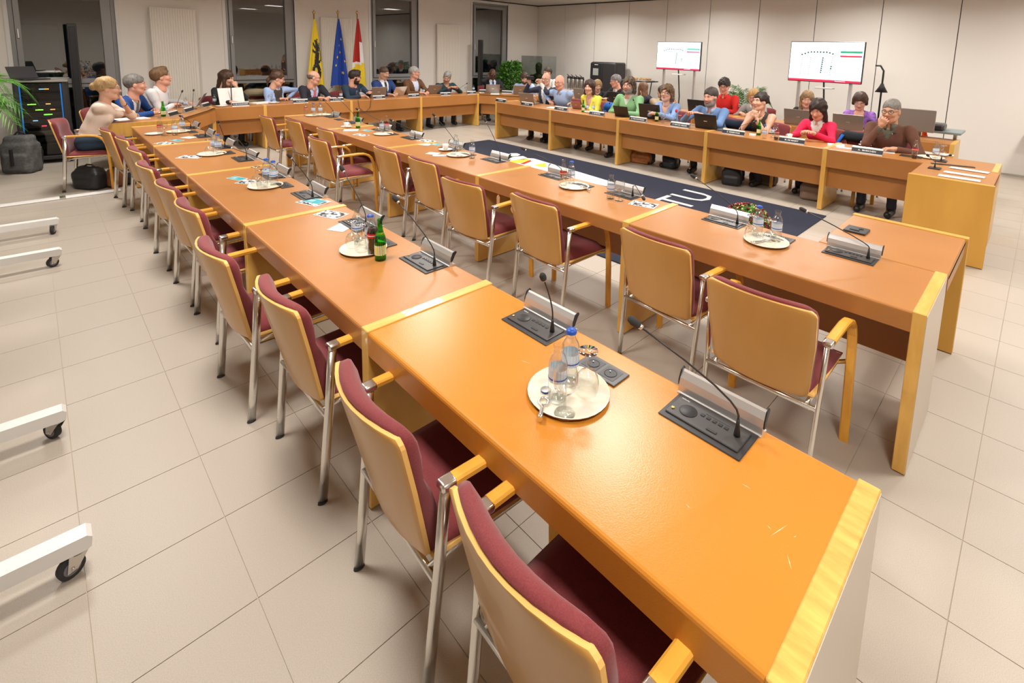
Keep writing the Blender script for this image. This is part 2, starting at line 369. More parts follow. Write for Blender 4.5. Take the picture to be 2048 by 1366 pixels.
# slanting end tables of the window row
def slant(label, inner, outer, group):
    t = thing('corner_table', label, 'table', (0, 0, 0), 0, group)
    out = inner + outer[::-1]; n = len(inner)
    MB().prism([(x, y, .712) for x, y in out], (0, 0, .033)).build('tabletop', M['laminate'], t)
    fa = MB(); mo = MB()
    for (a, b_) in zip(inner, inner[1:]):
        a, b_ = Vector((*a, 0)), Vector((*b_, 0)); d = (b_-a).normalized(); nrm = Vector((-d.y, d.x, 0))
        c = sum((Vector((*q, 0)) for q in out), Vector())/len(out)
        if (c-a).dot(nrm) < 0: nrm = -nrm
        fa.prism([a+Vector((0, 0, .53)), b_+Vector((0, 0, .53)), b_+nrm*.02+Vector((0, 0, .53)), a+nrm*.02+Vector((0, 0, .53))], (0, 0, .215))
        a2, b2 = a+nrm*.1, b_+nrm*.1
        mo.prism([a2+Vector((0, 0, .278)), b2+Vector((0, 0, .278)), b2+nrm*.018+Vector((0, 0, .278)), a2+nrm*.018+Vector((0, 0, .278))], (0, 0, .43))
    fa.build('fascia', M['laminate'], t); mo.build('modesty_panel', M['laminate'], t)
    e = MB(); a, b_ = Vector((*inner[0], 0)), Vector((*outer[0], 0)); d = (b_-a).normalized(); nn = Vector((-d.y, d.x, 0))*W_S
    if nn.y > 0: nn = -nn
    e.prism([a, b_, b_+nn, a+nn], (0, 0, .75)); e.build('side_panel', M['maple'], t)
    return t
slant('slanting orange corner table at the left end with three people leaning on it', [(1.36, 8.16), (1.88, 9.02), (2.02, 9.32)], [(.62, 8.18), (1.22, 9.35), (1.62, 9.91), ], 'slanting corner tables')
slant('slanting orange corner table at the right end of the window row', [(7.95, 8.25), (7.43, 9.07), (7.29, 9.32)], [(8.46, 8.55), (7.95, 9.35), (7.55, 9.91)], 'slanting corner tables')
# returns that close the middle and right rows
def ret(label, x0, x1, y0, y1, panel_x, nm):
    t = thing('return_table', label, 'table', (0, 0, 0), 0)
    mb = MB().box(x0, x1, y0, y1, .712, .745, b=.006).box(x0, x1, y0, y0+.022, .655, .735).box(x0, x1, y1-.022, y1, .53, .735)
    mb.build('tabletop', M['laminate'], t)
    MB().box(panel_x, panel_x+W_S, y0-.012, y1+.003, .006, .75, b=.0025).build('side_panel', M['maple_dark'], t)
    return t
ret('orange return table closing the near end of the middle row', XB+D_+.001, 3.882, .236, .838, 3.882, 'B')
ret('orange return table with a wide maple end panel closing the right row', 5.782, XC-.001, .226, .828, 5.732, 'C')
# tables of the second row at the right, behind the councillors
YF = [.75, 2.25, 3.75, 5.25, 6.75, 8.2]
for k in range(5):
    y0, y1 = YF[k], YF[k+1]
    table('%s orange table of the rear row by the screens' % ['nearest', 'second nearest', 'middle', 'second farthest', 'farthest'][k], (8.25+D_, y0, 0), PI/2, W_S, y1-y0, [0] + ([y1-y0] if k == 4 else []), 'tables of the rear row', modesty=True)
# ------------------------------------------------------------------ armchairs (local: sitter faces +x, rear feet at x = 0)
def shell_pts(side=1):
    pass
def make_chair():
    t = thing('armchair', 'x', 'chair', (0, 0, 0))
    # curved plywood back: grid over width (v) and height (u)
    nu, nv = 7, 12
    def pos(u, v, off=0):
        z = .392+.435*u; hw = .203+.025*min(1, u*1.5)
        if u > .95: hw -= .022*((u-.95)/.05)**2
        if u < .07: hw -= .030*((.07-u)/.07)**2
        x = .030-.092*u - (.028+.022*u)*(1-v*v) + off
        return Vector((x, v*hw, z - .010*v*v*max(0, u-.5)*2))
    us = [0, .012, .035, .07, .35, .6, .85, .95, .975, .99, 1]; vs = [-1, -.9, -.7, -.45, -.2, 0, .2, .45, .7, .9, 1]
    bm = MB(); fr = [[bm.bm.verts.new(pos(u, v, .007)) for v in vs] for u in us]; bk = [[bm.bm.verts.new(pos(u, v, -.006)) for v in vs] for u in us]
    me_, mm = bm.mi(M['ply']), bm.mi(M['ply_edge'])
    def q(*vv, m=0, sm=True):
        f = bm.bm.faces.new(vv); f.material_index = m; f.smooth = sm
    for i in range(len(us)-1):
        for j in range(len(vs)-1):
            q(fr[i][j], fr[i][j+1], fr[i+1][j+1], fr[i+1][j]); q(bk[i][j+1], bk[i][j], bk[i+1][j], bk[i+1][j+1])
    for j in range(len(vs)-1):
        q(fr[-1][j], fr[-1][j+1], bk[-1][j+1], bk[-1][j], m=1, sm=False); q(fr[0][j+1], fr[0][j], bk[0][j], bk[0][j+1], m=1, sm=False)
    for i in range(len(us)-1):
        q(fr[i+1][0], fr[i][0], bk[i][0], bk[i+1][0], m=1, sm=False); q(fr[i][-1], fr[i+1][-1], bk[i+1][-1], bk[i][-1], m=1, sm=False)
    bmesh.ops.recalc_face_normals(bm.bm, faces=bm.bm.faces[:]); bm.build('back_shell', None, t)
    # upholstered pad in front, with a lumbar bulge
    bm = MB(); bm.mi(M['burgundy']); us = [.03, .06, .12, .22, .35, .5, .65, .8, .92, .98, 1.01, 1.022]; vs = [-.985, -.93, -.75, -.5, -.25, 0, .25, .5, .75, .93, .985]
    def th(u, v):
        e = max(0, 1-abs(v)**9)**.45 * max(0, 1-max(0, (u-.90)/.125)**3)**.45 * min(1, (u-.02)*14)**.5
        return .014+e*(.036+.020*math.exp(-((u-.36)/.2)**2)-.012*math.exp(-((u-.66)/.1)**2)+.008*math.exp(-((u-.85)/.12)**2))
    fr = [[bm.bm.verts.new(pos(u, v, .007+th(u, v))) for v in vs] for u in us]; bk = [[bm.bm.verts.new(pos(u, v, .0072 if u < 1 else .004)) for v in vs] for u in us]
    for i in range(len(us)-1):
        for j in range(len(vs)-1):
            q(fr[i][j], fr[i][j+1], fr[i+1][j+1], fr[i+1][j]); q(bk[i][j+1], bk[i][j], bk[i+1][j], bk[i+1][j+1])
    for j in range(len(vs)-1): q(fr[-1][j], fr[-1][j+1], bk[-1][j+1], bk[-1][j]); q(fr[0][j+1], fr[0][j], bk[0][j], bk[0][j+1])
    for i in range(len(us)-1): q(fr[i+1][0], fr[i][0], bk[i][0], bk[i+1][0]); q(fr[i][-1], fr[i+1][-1], bk[i+1][-1], bk[i][-1])
    bmesh.ops.recalc_face_normals(bm.bm, faces=bm.bm.faces[:]); bm.build('back_cushion', None, t)
    MB().box(.03, .465, -.225, .225, .405, .417, M['ply_edge'], b=.006).build('seat_board', None, t)
    sc = MB(); us = np.linspace(0, 1, 9); vs = np.linspace(-1, 1, 9)
    def sp(u, v, top):
        x = .045+.43*u; y = v*(.205+.02*math.sin(PI*min(1, u*1.2)/2)); e = max(0, 1-abs(v)**8)**.4*max(0, 1-abs(2*u-1)**10)**.4
        z = .4175+(.012+e*(.036-.012*math.cos(v*1.2)*math.sin(PI*u)))*top - .018*max(0, (u-.8)/.2)**2*top
        return (x, y, z)
    sc.mi(M['burgundy']); g = [[sc.bm.verts.new(sp(u, v, 1)) for v in vs] for u in us]; h = [[sc.bm.verts.new(sp(u, v, 0)) for v in vs] for u in us]
    def q2(*vv):
        f = sc.bm.faces.new(vv); f.smooth = True
    for i in range(8):
        for j in range(8): q2(g[i][j], g[i+1][j], g[i+1][j+1], g[i][j+1])
        q2(g[i][0], h[i][0], h[i+1][0], g[i+1][0]); q2(g[i+1][8], h[i+1][8], h[i][8], g[i][8]); q2(g[0][i+1], h[0][i+1], h[0][i], g[0][i]); q2(g[8][i], h[8][i], h[8][i+1], g[8][i+1])
    bmesh.ops.recalc_face_normals(sc.bm, faces=sc.bm.faces[:]); sc.build('seat_cushion', None, t)
    fr_ = MB(); fr_.tube([(.026, -.238, .366), (.026, .238, .366)], .0115, n=8)
    for s in (-1, 1): fr_.tube([(.026, s*.200, .368), (.12, s*.205, .388), (.40, s*.215, .400), (.455, s*.262, .400)], .0105, n=8)
    fr_.build('seat_frame', M['chrome'], t)
    for s in (-1, 1):
        lo = MB().tube([(0, s*.238, .005), (.018, s*.239, .2), (.036, s*.243, .40), (.052, s*.249, .652)], .0185, n=12, ry=.0105, side=(1, 0, 0)).build('leg', M['chrome'], t)
        MB().tube([(-.001, s*.238, 0), (0, s*.238, .008)], .0195, n=12, ry=.0115, side=(1, 0, 0)).build('foot_cap', M['rubber'], lo)
        MB().box(.030, .078, s*.252-.021, s*.252+.021, .643, .668, b=.008, seg=2, smooth=True).build('arm_bracket', M['chrome'], t)
        pts = [(.072, s*.253, .657), (.26, s*.256, .658), (.32, s*.258, .652), (.365, s*.260, .634), (.400, s*.262, .600), (.420, s*.264, .55), (.432, s*.266, .48), (.442, s*.269, .30), (.450, s*.274, 0)]
        ar = MB(); pr = []
        P = [Vector(p) for p in pts]
        for i, p in enumerate(P):
            d = (P[min(i+1, len(P)-1)]-P[max(i-1, 0)]).normalized(); n_ = Vector((0, 1, 0)).cross(d); hw = .020; ht = .0115
            ring = [(hw, ht*.55), (hw*.7, ht), (-hw*.7, ht), (-hw, ht*.55), (-hw, -ht*.55), (-hw*.7, -ht), (hw*.7, -ht), (hw, -ht*.55)]
            pr.append([ar.bm.verts.new(p + Vector((0, 1, 0))*a + n_*b_) for a, b_ in ring])
        for a, b_ in zip(pr, pr[1:]):
            for j in range(8):
                f = ar.bm.faces.new((a[j], a[(j+1) % 8], b_[(j+1) % 8], b_[j])); f.smooth = False
        ar.bm.faces.new(pr[0][::-1]); ar.bm.faces.new(pr[-1]); bmesh.ops.recalc_face_normals(ar.bm, faces=ar.bm.faces[:])
        ar.build('armrest', M['beech'], t)
    return t
chair0 = make_chair(); chair_used = [False]
CH[chair0.name] = list(chair0.children)
def chair(label, x, y, rz, group):
    if not chair_used[0]:
        chair_used[0] = True; chair0.location = (x, y, 0); chair0.rotation_euler = (0, 0, rz); chair0['label'] = label; chair0['group'] = group; return chair0
    return dup(chair0, label, (x, y, 0), rz, group)
# left row: rear feet about x = .65
A_CH = [(.653, .632, 2.5), (.655, 1.262, 3.5), (.680, 2.08, -.5), (.606, 2.75, -2), (.662, 3.585, -2), (.652, 4.20, -2), (.640, 4.96, -2), (.668, 5.72, -2), (.655, 6.45, -3), (.585, 7.12, -3)]
onm = ['nearest', 'second nearest', 'third nearest', 'fourth nearest', 'fifth nearest', 'sixth nearest', 'seventh nearest', 'eighth nearest', 'ninth nearest', 'farthest']
for i, (x, y, r) in enumerate(A_CH):
    chair('empty armchair with burgundy pad, %s of ten along the left row' % onm[i], x, y, math.radians(-r), 'chairs along the left row')
B_CH = [(2.135, .756, -1), (2.345, 1.40, 4), (2.335, 2.33, 1.5), (2.235, 3.0, -4), (2.400, 3.80, 1.5), (2.384, 4.42, 1), (2.105, 5.32, -1), (2.400, 5.86, 0), (2.362, 6.76, -2), (2.21, 7.30, 0)]
for i, (x, y, r) in enumerate(B_CH):
    nm = 'empty armchair with burgundy pad pulled well back from the middle row' if i == 6 else 'empty plywood-backed armchair, %s of ten along the middle row' % onm[i]
    chair(nm, x, y, math.radians(-r), 'chairs along the middle row')
# ------------------------------------------------------------------ people: every body is one smooth surface grown around its bones
def v3(*a): return np.array(a, float)
def nrm(a): a = np.asarray(a, float); return a/(np.linalg.norm(a)+1e-12)
class Field:
    """signed distance field made of rounded cones and ellipsoids, smoothly blended, with a material name per primitive"""
    def __init__(s): s.p = []; s.neg = []
    def cone(s, a, b, ra, rb, m, k=.02): s.p.append(('c', v3(*a), v3(*b), ra, rb, m, k)); return s
    def ell(s, c, r, m, R=None, k=.02): s.p.append(('e', v3(*c), v3(*r), np.eye(3) if R is None else R, None, m, k)); return s
    def cut(s, c, r, R=None, k=.01): s.neg.append(('e', v3(*c), v3(*r), np.eye(3) if R is None else R, None, '', k)); return s
    def bx(s, c, r, m, R=None, k=.02, rr=.03): s.p.append(('b', v3(*c), v3(*r), np.eye(3) if R is None else R, rr, m, k)); return s
    @staticmethod
    def d(p, P):
        if p[0] == 'b':
            q = np.abs((P-p[1])@p[3])-(p[2]-p[4]); return np.linalg.norm(np.maximum(q, 0), axis=-1)+np.minimum(q.max(-1), 0)-p[4]
        if p[0] == 'c':
            a, b, ra, rb = p[1], p[2], p[3], p[4]; ab = b-a; t = np.clip(((P-a)@ab)/(ab@ab+1e-12), 0, 1)
            return np.linalg.norm(P-a-t[..., None]*ab, axis=-1)-(ra+(rb-ra)*t)
        q = (P-p[1])@p[3]; k0 = np.linalg.norm(q/p[2], axis=-1); k1 = np.linalg.norm(q/(p[2]**2), axis=-1)
        return k0*(k0-1)/(k1+1e-9)
    def box(s, p):
        if p[0] == 'c': return np.minimum(p[1]-p[3], p[2]-p[4]), np.maximum(p[1]+p[3], p[2]+p[4])
        r = np.sqrt(((p[3]*p[2])**2).sum(1)); return p[1]-r, p[1]+r
    def mesh(s, h, noise=None):
        lo = np.min([s.box(p)[0] for p in s.p], 0)-3*h; hi = np.max([s.box(p)[1] for p in s.p], 0)+3*h
        n = np.ceil((hi-lo)/h).astype(int)+1; D = np.full(n, .12)
        ax = [lo[i]+h*np.arange(n[i]) for i in range(3)]
        def sub(p, mg):
            a, b = s.box(p); i0 = np.maximum(np.floor((a-mg-lo)/h).astype(int), 0); i1 = np.minimum(np.ceil((b+mg-lo)/h).astype(int)+1, n)
            sl = tuple(slice(i0[i], i1[i]) for i in range(3))
            P = np.stack(np.meshgrid(*[ax[i][sl[i]] for i in range(3)], indexing='ij'), -1); return sl, s.d(p, P)
        for p in s.p:
            sl, d = sub(p, .05); k = p[6]; o = D[sl]; hh = np.maximum(k-np.abs(o-d), 0)/k; D[sl] = np.minimum(o, d)-hh*hh*k*.25
        for p in s.neg:
            sl, d = sub(p, .03); k = p[6]; o = D[sl]; d = -d; hh = np.maximum(k-np.abs(o-d), 0)/k; D[sl] = np.maximum(o, d)+hh*hh*k*.25
        if noise is not None:
            P = np.stack(np.meshgrid(*ax, indexing='ij'), -1); D = D+noise(P)
        V, Fc = surface_nets(D, h); V = V+lo
        return V, Fc
    def region(s, C):
        best = np.full(len(C), 9e9); idx = np.zeros(len(C), int)
        for i, p in enumerate(s.p):
            d = s.d(p, C); m = d < best; best[m] = d[m]; idx[m] = i
        return np.array([p[5] for p in s.p])[idx]
def surface_nets(D, h):
    S = D < 0; n = np.array(D.shape)
    cs = [(i, j, k) for i in (0, 1) for j in (0, 1) for k in (0, 1)]
    c = sum(S[i:n[0]-1+i, j:n[1]-1+j, k:n[2]-1+k].astype(np.int8) for i, j, k in cs)
    act = np.argwhere((c > 0) & (c < 8)); id_ = np.full(n-1, -1, int); id_[tuple(act.T)] = np.arange(len(act))
    acc = np.zeros((len(act), 3)); cnt = np.zeros(len(act))
    for a in cs:
        for ax in range(3):
            if a[ax]: continue
            b = list(a); b[ax] = 1
            da = D[tuple((act+a).T)]; db = D[tuple((act+b).T)]; x = (da < 0) != (db < 0)
            t = np.where(x, da/np.where(x, da-db, 1), 0); p = np.tile(np.array(a, float), (len(act), 1)); p[:, ax] += t
            acc[x] += p[x]; cnt[x] += 1
    V = (act+acc/cnt[:, None])*h; F = []
    for ax in range(3):
        sl0 = [slice(0, None)]*3; u, v = [(1, 2), (2, 0), (0, 1)][ax]
        a = [slice(None)]*3; b = [slice(None)]*3; a[ax] = slice(0, n[ax]-1); b[ax] = slice(1, n[ax])
        sa, sb = S[tuple(a)], S[tuple(b)]; e = np.argwhere(sa != sb)
        e = e[(e[:, u] > 0) & (e[:, v] > 0) & (e[:, u] < n[u]-1) & (e[:, v] < n[v]-1)]
        q = []
        for du, dv in ((1, 1), (0, 1), (0, 0), (1, 0)):
            g = e.copy(); g[:, u] -= du; g[:, v] -= dv; q.append(id_[tuple(g.T)])
        q = np.stack(q, 1); fl = ~sa[tuple(e.T)]; q[fl] = q[fl][:, ::-1]; F.append(q)
    return V, np.concatenate(F)
def np_mesh(name, V, F, mats, idx=None, smooth=True):
    me = bpy.data.meshes.new(name); me.vertices.add(len(V)); me.vertices.foreach_set('co', V.astype(np.float32).ravel())
    me.loops.add(F.size); me.loops.foreach_set('vertex_index', F.astype(np.int32).ravel()); me.polygons.add(len(F))
    me.polygons.foreach_set('loop_start', np.arange(0, F.size, 4, dtype=np.int32)); me.polygons.foreach_set('loop_total', np.full(len(F), 4, np.int32))
    for m in mats: me.materials.append(m)
    if idx is not None: me.polygons.foreach_set('material_index', idx.astype(np.int32))
    me.polygons.foreach_set('use_smooth', np.full(len(F), smooth)); me.update(calc_edges=True); return me
def pick(V, F, mask):
    f = F[mask]; u, inv = np.unique(f, return_inverse=True); return V[u], inv.reshape(f.shape)
def normals(V, F):
    n = np.cross(V[F[:, 2]]-V[F[:, 0]], V[F[:, 3]]-V[F[:, 1]]); N = np.zeros_like(V)
    for i in range(4): np.add.at(N, F[:, i], n)
    return N/(np.linalg.norm(N, axis=1, keepdims=True)+1e-12)
# --- head (local: face +x, up +z, origin mid-head)
def head_field(fem=False, wide=1.0):
    f = Field(); w = (.94 if fem else 1)*wide
    f.ell((-.014, 0, .035), (.096, .076*w, .088), 'skin', k=.03).ell((.022, 0, -.012), (.072, .064*w, .090), 'skin', k=.03)
    f.cone((.030, .030*w, -.078), (.052, 0, -.098), .030*w, .021, 'skin', .025).cone((.030, -.030*w, -.078), (.052, 0, -.098), .030*w, .021, 'skin', .025)
    f.cone((-.012, .050*w, -.050), (.040, .022, -.088), .022, .018, 'skin', .03).cone((-.012, -.050*w, -.050), (.040, -.022, -.088), .022, .018, 'skin', .03)
    f.cone((.082, 0, .018), (.103, 0, -.024), .008, .0135, 'skin', .014).ell((.094, .010, -.030), (.012, .008, .008), 'skin', k=.008).ell((.094, -.010, -.030), (.012, .008, .008), 'skin', k=.008)
    f.cone((.076, .040, .030), (.083, .006, .026), .010, .010, 'skin', .012).cone((.076, -.040, .030), (.083, -.006, .026), .010, .010, 'skin', .012)
    for s in (-1, 1):
        f.ell((.060, s*.042*w, -.022), (.026, .020, .022), 'skin', k=.02); f.ell((-.004, s*.077*w, -.004), (.020, .011, .032), 'skin', k=.008)
        f.cut((.094, s*.031, .010), (.016, .016, .010), k=.010)
    f.ell((.0865, 0, -.0565), (.010, .023, .0045), 'lip', k=.006).ell((.0855, 0, -.0655), (.010, .019, .0055), 'lip', k=.006)
    f.cut((.0975, 0, -.0610), (.010, .021, .0018), k=.003)
    f.cone((-.022, 0, -.050), (-.040, 0, -.165), .056*w, .060*w, 'skin', .03)
    return f
HEADS = {}
for fem in (False, True):
    f = head_field(fem); V, Fq = f.mesh(.0062); HEADS[fem] = (V, Fq, f.region(V[Fq].mean(1)))
# --- hand (local: wrist at 0, fingers +x, palm faces -z, thumb towards +y)
def hand_field(curl):
    f = Field(); f.ell((.045, 0, 0), (.052, .042, .0155), 'skin', k=.012).cone((-.03, 0, 0), (.02, 0, 0), .026, .027, 'skin', .015)
    for i, (y, L, r) in enumerate(((.031, .070, .0092), (.0105, .078, .0095), (-.0105, .072, .009), (-.031, .056, .008))):
        p = v3(.082-.004*abs(i-1), y, .002); a = -curl*.35; ln = [L*.45, L*.32, L*.26]; f.cone((.04, y*.8, 0), p, .010, r, 'skin', .006)
        for j in range(3):
            a -= curl*(.55 if j else .25); q = p+ln[j]*v3(math.cos(a), (y*.9)*.9, math.sin(a)); f.cone(p, q, r*(1-.09*j), r*(.92-.09*j), 'skin', .003); p = q
    f.cone((.012, .026, -.004), (.048, .056, -.014), .0145, .0115, 'skin', .01).cone((.048, .056, -.014), (.080, .062, -.022-.012*curl), .0108, .0092, 'skin', .004)
    return f
HANDS = {}
for nm, c in (('relaxed', .75), ('flat', .25), ('fist', 2.0), ('grip', 1.35)):
    f = hand_field(c); HANDS[nm] = f.mesh(.0052)
# --- hair (same local frame as the head)
def hair_mesh(style, seed=0):
    f = Field(); c = (-.016, 0, .042); rs = np.random.default_rng(seed); am = .004; fr = 55
    def face(z0=-.02, top=.060, x=.105, ry=.060): f.cut((x, 0, z0), (.060, ry, .072+top-.0), k=.008)
    h = .008
    if style in ('short', 'short_curly', 'quiff', 'cropped'):
        t = {'short': .012, 'short_curly': .022, 'quiff': .016, 'cropped': .006}[style]
        f.ell((-.016, 0, .044), (.098+t, .078+t*.7, .090+t), 'hair', k=.01)
        if style == 'quiff': f.ell((.04, 0, .125), (.05, .05, .024), 'hair', k=.03)
        f.cut((.115, 0, -.022), (.062, .09, .088), k=.006); f.cut((.02, 0, -.11), (.17, .12, .088), k=.01); f.cut((.036, 0, -.012), (.050, .12, .046), k=.01)
        am = .007 if style == 'short_curly' else .003; fr = 90 if style == 'short_curly' else 60
    elif style == 'fringe':                                        # bald crown, hair at the sides and back
        f.ell((-.018, 0, .020), (.098, .082, .070), 'hair', k=.01); f.cut((.09, 0, .02), (.09, .12, .14), k=.006); f.cut((-.0, 0, .120), (.13, .12, .062), k=.01); f.cut((0, 0, -.115), (.17, .12, .080), k=.01); f.cut((.012, 0, -.012), (.03, .12, .036), k=.01)
        am = .002
    elif style in ('bob', 'wavy_bob', 'pixie'):
        t = .018 if style != 'pixie' else .014; zb = {'bob': -.11, 'wavy_bob': -.135, 'pixie': -.035}[style]
        f.ell((-.016, 0, .044), (.099+t, .080+t, .090+t), 'hair', k=.01)
        for s in (-1, 1): f.cone((-.005, s*.072, .03), (-.002, s*.080, zb), .032, .026, 'hair', .02)
        f.cone((-.06, 0, .03), (-.062, 0, zb), .060, .046, 'hair', .03)
        f.cut((.105, 0, -.040), (.055, .062, .098), k=.008); f.cut((.03, 0, -.16), (.07, .055, .09), k=.01)
        am = .006 if style == 'wavy_bob' else .003
    elif style in ('long', 'long_back'):
        f.ell((-.016, 0, .044), (.112, .092, .104), 'hair', k=.01)
        for s in (-1, 1): f.cone((-.0, s*.074, .03), (.030, s*.085, -.17), .030, .024, 'hair', .02); f.cone((.03, s*.085, -.17), (.05, s*.075, -.27), .026, .014, 'hair', .02)
        f.cone((-.06, 0, .03), (-.075, 0, -.20), .066, .055, 'hair', .03)
        f.cut((.105, 0, -.040), (.055, .060, .100), k=.008); f.cut((.05, 0, -.18), (.07, .05, .12), k=.01)
    elif style in ('bun', 'ponytail', 'messy_bun'):
        f.ell((-.016, 0, .044), (.107, .087, .099), 'hair', k=.01)
        f.cut((.112, 0, -.026), (.062, .074, .092), k=.006); f.cut((.03, 0, -.115), (.15, .12, .088), k=.01); f.cut((.018, 0, -.010), (.034, .12, .036), k=.01)
        if style == 'ponytail': f.cone((-.10, 0, .02), (-.135, 0, -.05), .032, .026, 'hair', .02); f.cone((-.135, 0, -.05), (-.12, 0, -.15), .026, .012, 'hair', .02)
        else: f.ell((-.118, 0, .030), (.040, .045, .045), 'hair', k=.012)
        if style == 'messy_bun': f.cone((-.12, .01, .05), (-.16, .04, -.02), .018, .008, 'hair', .01).cone((-.10, -.02, .0), (-.13, -.05, -.06), .014, .006, 'hair', .01); am = .007
        f.cone((.06, .045, .07), (.055, .072, -.01), .012, .006, 'hair', .01)
    elif style == 'curly_long':
        f.ell((-.016, 0, .048), (.118, .098, .104), 'hair', k=.01)
        for s in (-1, 1): f.cone((-.03, s*.078, .02), (-.035, s*.088, -.09), .038, .030, 'hair', .02)
        f.cone((-.07, 0, .02), (-.08, 0, -.10), .066, .050, 'hair', .03)
        f.cut((.105, 0, -.030), (.058, .068, .092), k=.008); f.cut((.04, 0, -.15), (.08, .07, .09), k=.01); am = .010; fr = 75
    ph = rs.uniform(0, 6, 6)
    def noise(P):
        x, y, z = P[..., 0], P[..., 1], P[..., 2]
        return am*(np.sin(x*fr+ph[0]+2*np.sin(z*fr*.5+ph[4]))*np.sin(y*fr*1.1+ph[1])+.6*np.sin(z*fr*1.3+ph[2])*np.sin(y*fr*1.9+x*fr+ph[3]))
    V, Fq = f.mesh(h, noise); return V, Fq
HAIRS = {}
def get_hair(style):
    if style not in HAIRS: HAIRS[style] = hair_mesh(style, len(HAIRS))
    return HAIRS[style]
SKIN = {}
def skin_mats(tone):
    if tone not in SKIN:
        c = {'fair': (.66, .38, .27), 'pink': (.68, .35, .25), 'tan': (.58, .31, .20), 'dark': (.105, .045, .025)}[tone]
        SKIN[tone] = (mat('skin_'+tone, c, .48, spec=.4), mat('lips_'+tone, (c[0]*.78, c[1]*.42, c[2]*.45), .4))
    return SKIN[tone]
def cloth(name, c, **k): return mat('cloth_'+name, c, .85, bump=.25, bump_scale=160, **k)
def rotm(x, z):
    x = nrm(x); y = nrm(np.cross(z, x)); z = np.cross(x, y); return np.stack([x, y, z], 1)
def ik(a, b, l1, l2, pole):
    d = b-a; L = np.linalg.norm(d); L2 = min(L, (l1+l2)*.995); u = d/L; b = a+u*L2
    c = (l1*l1+L2*L2-l2*l2)/(2*L2); h = math.sqrt(max(l1*l1-c*c, 0)); p = np.array(pole)-u*(np.array(pole)@u); return a+u*c+nrm(p)*h, b
def person(label, H, face, body=None, fem=False, hair='short', hair_c=(.08, .05, .03), skin='fair', top=(.5, .5, .5), trousers=(.03, .035, .05), shoes=(.02, .02, .02),
           inner=None, tie=None, style='sweater', pitch=0, roll=0, lh=None, rh=None, lpose='relaxed', rpose='relaxed', glasses=None, beard=None, collar=None, sleeves='long',
           scale=1.0, group=None, earrings=False, watch=False, top_mat=None, lelb=None, relb=None, lean=None, feet=None, smile=False, hunch=.0, lhd=None, rhd=None):
    """seated figure; H = middle of the head, face / body = compass angle (degrees, 0 = +x) of the face and of the chest;
    lh / rh = wrist targets; every length in metres"""
    S = scale; H = v3(*H); body = face if body is None else body
    fb = v3(math.cos(math.radians(body)), math.sin(math.radians(body)), 0); rb = v3(fb[1], -fb[0], 0); up = v3(0, 0, 1)
    nb = H-up*.165*S-fb*.045
    pz = .545; dz = nb[2]-pz; tl = .49*S
    off = math.sqrt(max(tl*tl-dz*dz, .0016)) if lean is None else lean
    pel = v3(nb[0], nb[1], 0)-fb*min(off, .34)+up*pz
    tu = nrm(nb-pel); tf = nrm(np.cross(tu, -rb)*-1); tf = nrm(np.cross(rb, tu)*-1) if (np.cross(rb, tu)@fb) < 0 else nrm(np.cross(rb, tu))
    R = np.stack([rb, tf, tu], 1); tln = np.linalg.norm(nb-pel)
    f = Field(); T, Pn, Sh = 'top', 'trousers', 'shoes'
    sw = (.158 if fem else .186)*S; cw = (.138 if fem else .165)*S
    f.ell(pel+up*.0, (cw*1.12, .115, .12), Pn, R, .04)
    f.ell(pel+tu*tln*.30, (cw*.98, .112, .16), T, R, .05); f.ell(pel+tu*tln*.64+tf*.012, (cw*1.06, .118, .17), T, R, .05)
    f.ell(pel+tu*tln*.88-tf*.01, (sw*1.02, .080, .070), T, R, .05)
    if fem:
        for s in (-1, 1): f.ell(pel+tu*tln*.66+tf*.085+rb*s*.062, (.055, .050, .055), T, R, .03)
    f.cone(nb-tu*.02, nb+nrm(H-nb)*.08, .058*S if not fem else .050, .052*S if not fem else .045, 'skin', .025)
    for s in (-1, 1):
        hp = pel+rb*s*.095; kn = hp+fb*.41*S+rb*s*(.03 if fem else .06)-up*.01; ft = v3(kn[0], kn[1], .095)+fb*(-.06 if feet is None else feet)
        f.cone(hp, kn, .088, .060, Pn, .04); f.cone(kn, ft+up*.02, .058, .042, Pn, .02)
        f.cone(ft+fb*-.02-up*.045, ft+fb*.13-up*.055, .040, .036, Sh+str(s), .02); f.cone(ft+up*.03, ft-up*.03, .040, .040, Sh+str(s), .02)
    arms = []
    for s, tgt, el, pz_, hd in ((1, rh, relb, rpose, rhd), (-1, lh, lelb, lpose, lhd)):
        sh = pel+tu*tln*.90+rb*s*sw-tf*.01
        if tgt is None: tgt = H*v3(1, 1, 0)+fb*.30+rb*s*-.0+rb*s*.10+up*.795
        tgt = v3(*tgt); pole = v3(*el) if el is not None else (-up*.75+rb*s*.85-fb*.1)
        e, wr = ik(sh, tgt, .285*S, .255*S, pole); bare = sleeves == 'none'
        m1 = 'skin' if bare else T; m2 = 'skin' if sleeves in ('none', 'short') else T; slv = e if sleeves != 'short' else e+(wr-e)*.15
        f.cone(sh, sh+(e-sh)*.3, .064 if not fem else .052, .055 if not fem else .045, m1, .03); f.cone(sh, e, .052 if not fem else .042, .043 if not fem else .036, m1, .03)
        if m2 == T: f.cone(e, e+(wr-e)*.86, .043 if not fem else .037, .033 if not fem else .029, T, .015); f.cone(e+(wr-e)*.84, wr, .027, .025, 'skin', .004)
        else:
            if sleeves == 'short': f.cone(e, slv, .048, .047, T, .01)
            f.cone(slv, wr, .038 if not fem else .032, .024, 'skin', .01)
        arms.append((s, e, wr, pz_, hd))
    h = .0125; V, Fq = f.mesh(h); C = V[Fq].mean(1); reg = f.region(C)
